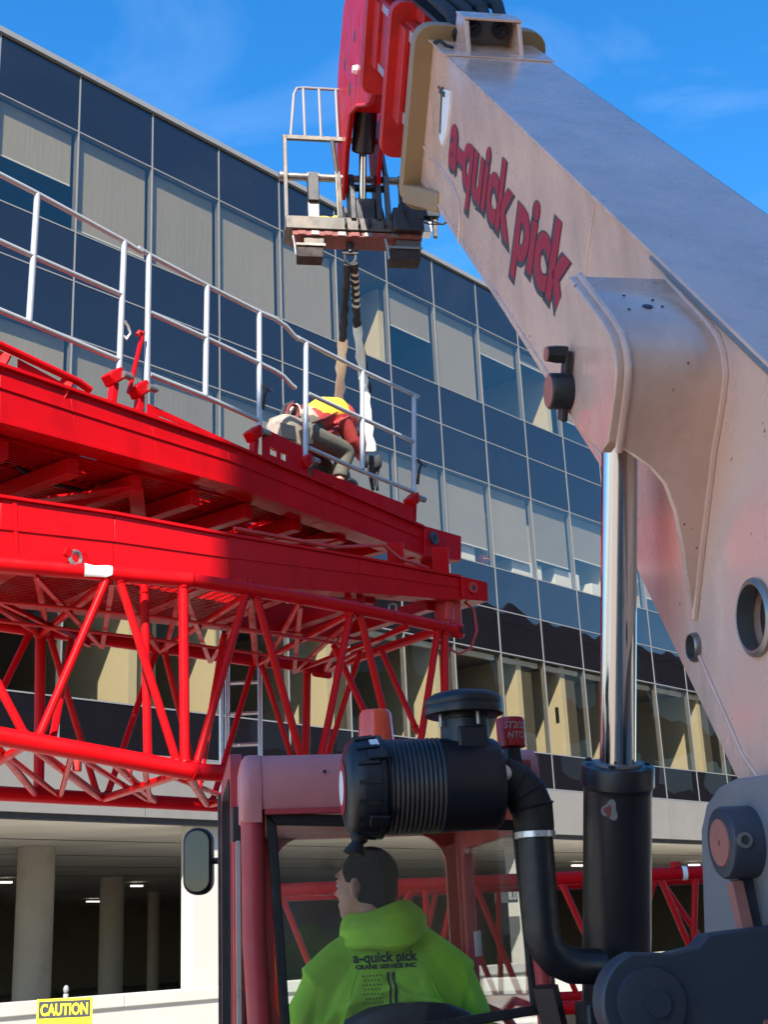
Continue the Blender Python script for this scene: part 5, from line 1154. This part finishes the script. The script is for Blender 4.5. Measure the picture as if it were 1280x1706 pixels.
for k in range(41):
    t = -1 + 2 * k / 40; a = rad(148 * t) ; b = max(0.0, math.cos(a * 0.62)) ** 1.5; wv = 0.006 * math.sin(7.3 * t + 1) + 0.004 * math.sin(17 * t)
    vp = math.exp(-((t - 0.10) / 0.16) ** 2)                                   # the point of the hood hangs right of the spine
    prof_ = [(0.066, 1.745), (0.070, 1.79 + 0.010 * b), (0.084, 1.806 + 0.012 * b), (0.104 + wv, 1.800 + 0.010 * b), (0.118 + 0.030 * b + wv, 1.770 + 0.004 * b), (0.122 + 0.052 * b, 1.738),
             (0.116 + 0.060 * b + wv, 1.712 - 0.012 * b - 0.020 * vp), (0.112 + 0.070 * b + 0.014 * vp, 1.690 - 0.026 * b - 0.038 * vp), (0.098 + 0.060 * b, 1.672 - 0.030 * b - 0.046 * vp), (0.080 + 0.04 * b, 1.690 - 0.02 * b)]
    cx_ = 0.012 * b
    rings.append([OP(-0.020 + cx_ + 0.92 * r_ * math.sin(a), 0.002 - r_ * 0.90 * math.cos(a), 1.822 + (z_ - 1.80) * 0.68 + 0.010 * math.sin(5 * t) + 0.016 * math.sin(a * 0.5)) for r_, z_ in prof_])
hdm = MB().loft(rings); hdo = link('hood', remeshed(hdm, 0.0065, 2, Mop, 'hood'), 'hivis_lime', op)
for sx, ex_ in ((-0.10, -0.20), (0.085, 0.19)):
    pts = []
    for q in range(14):
        u_ = q / 13; o_ = Mop @ Vector((OPX + sx + (ex_ - sx) * u_, OPY - 0.8, 1.66 - 0.30 * u_ ** 1.3))
        h_ = BVHTree.FromPolygons([v.co.copy() for v in hme.vertices], [tuple(f.vertices) for f in hme.polygons]).ray_cast(o_, (Mop.to_3x3() @ Vector((0, 1, 0))).normalized()) if q == 0 else TR_.ray_cast(o_, DR_)
        if q == 0: TR_ = BVHTree.FromPolygons([v.co.copy() for v in hme.vertices], [tuple(f.vertices) for f in hme.polygons]); DR_ = (Mop.to_3x3() @ Vector((0, 1, 0))).normalized()
        if h_[0] is not None: pts.append(h_[0])
    if len(pts) > 3: link('seam', MB().tube(pts, 0.0028, 6).mesh('seam'), 'hivis_lime', hoo)
bpy.context.view_layer.update()
# print on the back, laid onto the cloth
tree = BVHTree.FromPolygons([v.co.copy() for v in hme.vertices], [tuple(p.vertices) for p in hme.polygons])
fwd_l = (Mop.to_3x3() @ Vector((0, 1, 0))).normalized()
def on_back(me, mat, name, x0, z0, lift=0.003, thick=None):
    bm = bmesh.new(); bm.from_mesh(me); bmesh.ops.triangulate(bm, faces=bm.faces)
    for _ in range(2):
        lg = [e for e in bm.edges if e.calc_length() > 0.010]
        if lg: bmesh.ops.subdivide_edges(bm, edges=lg, cuts=1)
    bm.to_mesh(me); bm.free()
    for v in me.vertices:
        o_ = Mop @ Vector((OPX + x0 + v.co.x, OPY - 0.8, z0 + v.co.y)); h = tree.ray_cast(o_, fwd_l)
        v.co = (h[0] if h[0] is not None else o_) - fwd_l * (lift + v.co.z)
    link(name, me, mat, hoo)
def wmesh(txt, size, width, **k):
    me = text_mesh(txt, size, 0.0005, **k); xs = [v.co.x for v in me.vertices]; s = width / (max(xs) - min(xs)); x0 = min(xs)
    for v in me.vertices: v.co.x = (v.co.x - x0) * s
    return me
bx0 = mp(592, 1590, 4.06)[0] - OPX; bz0 = mp(592, 1594, 4.06)[1] - 0.018; bw = mp(702, 1590, 4.06)[0] - OPX - bx0
on_back(wmesh('a-quick pick', 0.040, bw * 0.98, offset=0.0012, space=1.0), 'print_black', 'lettering', bx0, bz0)
on_back(wmesh('CRANE SERVICE INC', 0.0165, bw * 0.92, offset=0.0008), 'print_black', 'lettering', bx0 + 0.004, bz0 - 0.0185)
fl = MB(); zc0 = bz0 - 0.030
for r in range(7):
    for c in range(5 if r % 2 else 6):
        x = 0.022 + 0.0105 * c + (0.005 if r % 2 else 0); z = -0.008 - 0.0125 * r
        pts = [(x + (0.0036 if k % 2 == 0 else 0.0016) * math.sin(math.pi * k / 5), z + (0.0036 if k % 2 == 0 else 0.0016) * math.cos(math.pi * k / 5), 0) for k in range(10)]
        fl.add(pts, [tuple(range(10))])
on_back(fl.mesh('star_print', I4, 0, False), 'print_black', 'star_print', bx0, zc0)
fl = MB()
for x0_, x1_, z0_, z1_ in ((0.096, 0.103, -0.20, 0.0), (0.111, 0.120, -0.20, 0.0), (0.026, 0.034, -0.20, -0.10), (0.042, 0.048, -0.20, -0.10), (0.056, 0.064, -0.20, -0.095)):
    n_ = 24
    for k in range(n_):
        za, zb = z0_ + (z1_ - z0_) * k / n_, z0_ + (z1_ - z0_) * (k + 1) / n_; fl.add([(x0_, za, 0), (x1_, za, 0), (x1_, zb, 0), (x0_, zb, 0)], [(0, 1, 2, 3)])
on_back(fl.mesh('stripe_print', I4, 0, False), 'print_black', 'stripe_print', bx0, zc0)

# ================================================================== rigger kneeling on the walkway
W_OFF = 0.55
def wk(px, py, off=W_OFF): return fA(px, py, off)
wp_ = wk(545, 800); rw = thing('person', 'rigger in an orange vest kneeling bent over on the red walkway', 'person', wp_)
Mw = rootinv(rw)
bd = MB()
bd.tube([wk(498, 718), wk(512, 706), wk(540, 694), wk(570, 696), wk(584, 706)], [0.13, 0.145, 0.150, 0.145, 0.10], 18)
bd.tube([wk(578, 704), wk(592, 722), wk(598, 730)], [0.06, 0.06, 0.06], 12); bd.ell(wk(600, 738), (0.085, 0.10, 0.11))
for o_, kx, ky, fx_, fy_ in ((W_OFF - 0.14, 578, 752, 566, 802), (W_OFF + 0.14, 545, 786, 505, 797)):
    bd.tube([wk(504, 722, o_), wk(540, 736, o_) if kx > 560 else wk(525, 760, o_), wk(kx, ky, o_)], [0.105, 0.088, 0.068], 14)
    bd.tube([wk(kx, ky, o_), wk((kx + fx_) / 2 - 3, (ky + fy_) / 2, o_), wk(fx_, fy_, o_)], [0.066, 0.062, 0.045], 14)
for o_ in (W_OFF - 0.20, W_OFF + 0.2):
    bd.tube([wk(572, 700, o_), wk(586, 735, o_), wk(592, 742, o_), wk(610, 770, W_OFF - 0.05)], [0.068, 0.055, 0.05, 0.034], 12)
    h0 = wk(612, 773, W_OFF - 0.05 + (o_ - W_OFF) * 0.2); bd.ell(h0, (0.045, 0.03, 0.04))
    for q in range(4): bd.tube([h0 + AX * 0.02 + UP * (0.02 - 0.013 * q), h0 + AX * 0.07 + UP * (0.01 - 0.013 * q), h0 + AX * 0.075 - UP * (0.02 + 0.012 * q)], 0.009, 6)
    bd.tube([h0 + UP * 0.025, h0 + UP * 0.05 + AX * 0.04, h0 + UP * 0.035 + AX * 0.07], 0.010, 6)
link('body', remeshed(bd, 0.011, 2, Mw, 'body'), 'skin', rw)
tr = MB()
tr.tube([wk(494, 720), wk(512, 712), wk(522, 708)], [0.145, 0.155, 0.150], 18)
for o_, kx, ky, fx_, fy_ in ((W_OFF - 0.14, 578, 752, 566, 802), (W_OFF + 0.14, 545, 786, 505, 797)):
    tr.tube([wk(504, 722, o_), wk(540, 736, o_) if kx > 560 else wk(525, 760, o_), wk(kx, ky, o_)], [0.118, 0.102, 0.085], 14)
    tr.tube([wk(kx, ky, o_), wk((kx + fx_) / 2 - 3, (ky + fy_) / 2, o_), wk(fx_, fy_ - 6, o_)], [0.084, 0.080, 0.070], 14)
link('trousers', remeshed(tr, 0.011, 2, Mw, 'trousers'), 'trouser', rw)
sh = MB(); sh.tube([wk(514, 708), wk(540, 696), wk(570, 698), wk(583, 708)], [0.156, 0.162, 0.158, 0.115], 18)
for o_ in (W_OFF - 0.20, W_OFF + 0.2): sh.tube([wk(570, 698, o_), wk(586, 735, o_), wk(593, 745, o_), wk(604, 762, W_OFF - 0.02)], [0.085, 0.072, 0.066, 0.05], 12)
link('shirt', remeshed(sh, 0.011, 2, Mw, 'shirt'), 'vest_red', rw)
ve = MB()
ve.tube([wk(520, 702), wk(540, 691), wk(562, 690)], [0.150, 0.168, 0.158], 18)
link('vest', remeshed(ve, 0.011, 2, Mw, 'vest'), 'vest_yellow', rw)
hn = MB(); hn.tube([wk(516, 726, 0.36), wk(508, 708, 0.38), wk(512, 690, 0.50), wk(520, 688, 0.62)], 0.028, 8); hn.tube([wk(530, 734, 0.36), wk(556, 716, 0.37), wk(580, 704, 0.40)], 0.024, 8)
link('harness', hn.mesh('harness', Mw), 'shirt_maroon', rw)
hh_ = MB(); hh_.ell(wk(602, 736), (0.115, 0.13, 0.12)); link('hood', hh_.mesh('hood', Mw), 'shirt_maroon', rw)
for o_, px, py in ((W_OFF - 0.14, 580, 804), (W_OFF + 0.14, 498, 798)):
    b_ = MB(); c_ = wk(px, py, o_); b_.ell(c_, (0.13, 0.06, 0.055), 14, 8, Matrix((AX, AY, UP)).transposed()); b_.ell(c_ - AX * 0.05 + UP * 0.05, (0.06, 0.055, 0.07), 12, 8, Matrix((AX, AY, UP)).transposed())
    link('boot', b_.mesh('boot', Mw), 'boot', rw)
ca = MB(); c_ = wk(526, 716, 0.35); ca.tube([c_ + AX * 0.035 * math.cos(a) + UP * 0.05 * math.sin(a) for a in [2 * math.pi * k / 14 for k in range(15)]], 0.009, 6); c_ = wk(521, 731, 0.36)
ca.tube([c_ + AX * 0.025 * math.cos(a) + UP * 0.045 * math.sin(a) for a in [2 * math.pi * k / 14 for k in range(15)]], 0.008, 6); link('carabiner', ca.mesh('carabiner', Mw), 'bare_steel', rw)
for o_ in (W_OFF - 0.20, W_OFF + 0.2):
    gl = MB(); h0 = wk(609, 769, W_OFF - 0.05 + (o_ - W_OFF) * 0.2); gl.tube([h0 - AX * 0.03 + UP * 0.04, h0 + AX * 0.01, h0 + AX * 0.04 - UP * 0.02], [0.042, 0.048, 0.05], 12); link('glove', gl.mesh('glove', Mw), 'boot', rw)
hn = MB()
for q in (0.36, 0.74): hn.bar(wk(524, 704, q), wk(566, 684, q + (0.06 if q < 0.5 else -0.06)), 0.05, 0.012)
hn.bar(wk(545, 668, 0.45), wk(552, 668, 0.65), 0.06, 0.012); link('harness_strap', hn.mesh('harness_strap', Mw, 0), 'shirt_maroon', rw)
pk = MB(); pk.bar(wk(506, 716, 0.38), wk(512, 742, 0.37), 0.10, 0.07); link('tool_pouch', pk.mesh('tool_pouch', Mw, 0), 'boot', rw)
# tool bag and rope bundle beside him
tb_ = thing('tool_bag', 'dirty white canvas tool bag beside the kneeling rigger', 'bag', wk(478, 745))
g_ = MB(); rotA = Matrix((AX, AY, UP)).transposed()
g_.loft([[wk(478, 722, W_OFF) + AX * (rx * math.copysign(abs(math.cos(a)) ** 0.45, math.cos(a))) + AY * (ry * math.copysign(abs(math.sin(a)) ** 0.45, math.sin(a))) + UP * z for a in [2 * math.pi * k / 20 for k in range(20)]] for rx, ry, z in ((0.12, 0.10, -0.16), (0.155, 0.13, -0.14), (0.165, 0.135, 0.0), (0.165, 0.14, 0.06), (0.14, 0.12, 0.10), (0.15, 0.13, 0.12), (0.12, 0.11, 0.125))])
gb = remeshed(g_, 0.014, 2, rootinv(tb_), 'bag'); link('bag_body', gb, 'canvas', tb_)
MB().bar(wk(468, 716, W_OFF - 0.150), wk(492, 722, W_OFF - 0.150), 0.010, 0.13).build('bag_pocket', 'sign_grey', tb_, smooth=0)
MB().tube([wk(466, 700), wk(474, 676), wk(488, 670), wk(496, 690)], 0.018, 8).build('bag_strap', 'sign_grey', tb_)
rp = thing('rope_bundle', 'bundle of coloured ropes on top of the canvas tool bag', 'rope', wk(492, 690))
for k, mt in enumerate(('shirt_maroon', 'sling_cream', 'black_rubber', 'vest_red')):
    pts = [wk(488 + 9 * math.cos(a + k) + 2 * k, 688 + 14 * math.sin(a + k * 0.7) + k, W_OFF - 0.10 + 0.05 * k) for a in [2 * math.pi * q / 18 for q in range(19)]]
    MB().tube(pts, 0.017, 8).build('rope_coil', mt, rp)

# ================================================================== lifting slings
hk = MACH @ Vector((hx, YCg, 7.50))
S_OFF = 0.62
def strap(mb, pts, w, th):
    P = [Vector(p) for p in pts]; sd = Vector((1, 0, 0))
    rings = []
    for i, p in enumerate(P):
        t = (P[min(i + 1, len(P) - 1)] - P[max(i - 1, 0)]).normalized(); s_ = (sd - t * sd.dot(t)).normalized(); n_ = t.cross(s_)
        ww = w * (1 + 0.12 * math.sin(2.1 * i)); tw_ = 0.5 * math.sin(0.8 * i); s2 = s_ * math.cos(tw_) + n_ * math.sin(tw_); n2 = n_ * math.cos(tw_) - s_ * math.sin(tw_)
        rings.append([p + s2 * (ww / 2) * math.cos(a) + n2 * (th / 2) * math.sin(a) for a in [2 * math.pi * k / 12 for k in range(12)]])
    return mb.loft(rings)
def lerpn(a, b, n, sag=0.0): return [a.lerp(b, k / n) + Vector((0.006 * math.sin(3 * k), 0, -sag * math.sin(math.pi * k / n))) for k in range(n + 1)]
s1 = thing('lifting_sling', 'left sling leg with black sleeve above cream webbing, ending behind the rigger', 'sling', wk(566, 700, S_OFF + 0.2))
pT = hk + Vector((-0.03, 0, 0)); pE = wk(563, 705, S_OFF + 0.25); pM = pT.lerp(pE, 0.45)
sb1 = strap(MB(), lerpn(pM, pE, 12), 0.098, 0.026).build('webbing', 'sling_cream', s1)
strap(MB(), lerpn(pT, pM + (pE - pM) * 0.02, 12), 0.072, 0.040).build('sleeve', 'sling_black', s1)
s2 = thing('lifting_sling', 'right sling leg with black and white striped sleeve, running down to the black strap end', 'sling', wk(620, 770, S_OFF - 0.2))
pT = hk + Vector((0.03, -0.02, 0)); pA = wk(597, 575, S_OFF - 0.1); pE = wk(619, 752, S_OFF - 0.2)
strap(MB(), lerpn(pT.lerp(pA, 0.75), pE, 16), 0.088, 0.026).build('webbing', 'sling_cream', s2)
strap(MB(), lerpn(pT, pT.lerp(pA, 0.78), 14), 0.076, 0.046).build('sleeve', 'sling_black', s2)
strap(MB(), lerpn(pA.lerp(pT, 0.1) + Vector((0.03, 0, 0)), pE.lerp(pA, 0.55) + Vector((0.055, 0.02, 0)), 10), 0.045, 0.035).build('inner_sleeve', 'sling_black', s2)
for k in range(6):
    t = 0.10 + 0.075 * k; p = pT.lerp(pA, t); q = pT.lerp(pA, t + 0.028)
    strap(MB(), [p, p.lerp(q, 0.5), q], 0.082, 0.052).build('stripe', 'sling_cream', s2)
# shackle/rope end: black strap hank
hkn = thing('strap_hank', 'black tied-off strap hank hanging at the handrail below the right sling', 'strap', wk(622, 800, 0.35))
g_ = MB(); g_.ell(wk(624, 772, 0.35), (0.075, 0.06, 0.075)); g_.ell(wk(616, 768, 0.36), (0.05, 0.05, 0.06)); g_.ell(wk(630, 766, 0.37), (0.04, 0.05, 0.05))
g_.tube([wk(618, 778, 0.35), wk(619, 800, 0.35), wk(622, 818, 0.35)], [0.035, 0.022, 0.018], 10); g_.tube([wk(628, 778, 0.35), wk(627, 800, 0.35), wk(629, 818, 0.35)], [0.03, 0.022, 0.016], 10)
link('strap_body', remeshed(g_, 0.012, 1, rootinv(hkn), 'strap'), 'sling_black', hkn)

# ================================================================== caution sign on a stand, marker post
SY = 8.6
a_, b_ = at(62, 1664, SY), at(154, 1662, SY)
sgx = (b_ - a_); sw = math.hypot(sgx.x, sgx.y); sc_ = Vector(((a_.x + b_.x) / 2, SY, 0)); zt = (a_.z + b_.z) / 2
sg = thing('caution_sign', 'yellow caution sign on a thin post in front of the white wall', 'sign', (sc_.x, SY, 0))
SG = Matrix.Translation(Vector((sc_.x, SY, 0)))
MB().box(-sw / 2, sw / 2, -0.006, 0.0, zt - 0.50, zt).build('sign_plate', 'sign_yellow', sg, SG, smooth=0)
MB().box(-sw / 2 + 0.012, sw / 2 - 0.012, -0.008, -0.0065, zt - 0.112, zt - 0.014).build('header_panel', 'sign_grey', sg, SG, smooth=0)
tm = text_mesh('CAUTION', 0.10, 0.0008, 0.003, 1.0, 0.0, 1.0, 'CENTER'); xs = [v.co.x for v in tm.vertices]; k_ = (sw - 0.05) / (max(xs) - min(xs))
for v in tm.vertices: v.co = rootinv(sg) @ SG @ Vector((v.co.x * k_, -0.0095 - v.co.z, zt - 0.095 + v.co.y * 0.92))
link('lettering', tm, 'sign_yellow', sg)
for k in range(3):
    MB().box(-sw / 2 + 0.04, sw / 2 - 0.04 - 0.03 * k, -0.0085, -0.0065, zt - 0.235 - 0.07 * k, zt - 0.20 - 0.07 * k).build('text_line', 'sign_grey', sg, SG, smooth=0)
MB().tube([(0, 0.02, 0), (0, 0.02, zt + 0.025)], 0.016, 12).build('post', 'galv', sg, SG)
MB().ell((0, 0.02, zt + 0.05), (0.018, 0.018, 0.026)).build('finial', 'grey_steel', sg, SG)
p = at(377, 1640, 6.8)
mk = thing('marker_post', 'white and yellow marker post seen through the cab door glass', 'post', (p.x, p.y, 0))
MB().lathe((p.x, p.y, 0), (0, 0, 1), [(0.032, 0), (0.032, p.z), (0.026, p.z + 0.02)], 20).build('post_body', 'white_paint', mk)
MB().lathe((p.x, p.y, 0), (0, 0, 1), [(0.0330, p.z - 0.48), (0.0335, p.z - 0.479), (0.0335, p.z - 0.14), (0.0330, p.z - 0.139)], 20).build('yellow_band', 'sign_yellow', mk)
tm = text_mesh('IHI', 0.055, 0.001, 0.002, 1.0, 0.0, 1.0, 'CENTER')
for v in tm.vertices:
    yy, xx = v.co.x, -v.co.y + 0.02; a2 = xx / 0.034; v.co = rootinv(mk) @ Vector((p.x + 0.034 * math.sin(a2), p.y - 0.0345 * math.cos(a2), p.z - 0.075 + yy))
link('lettering', tm, 'sign_yellow', mk)
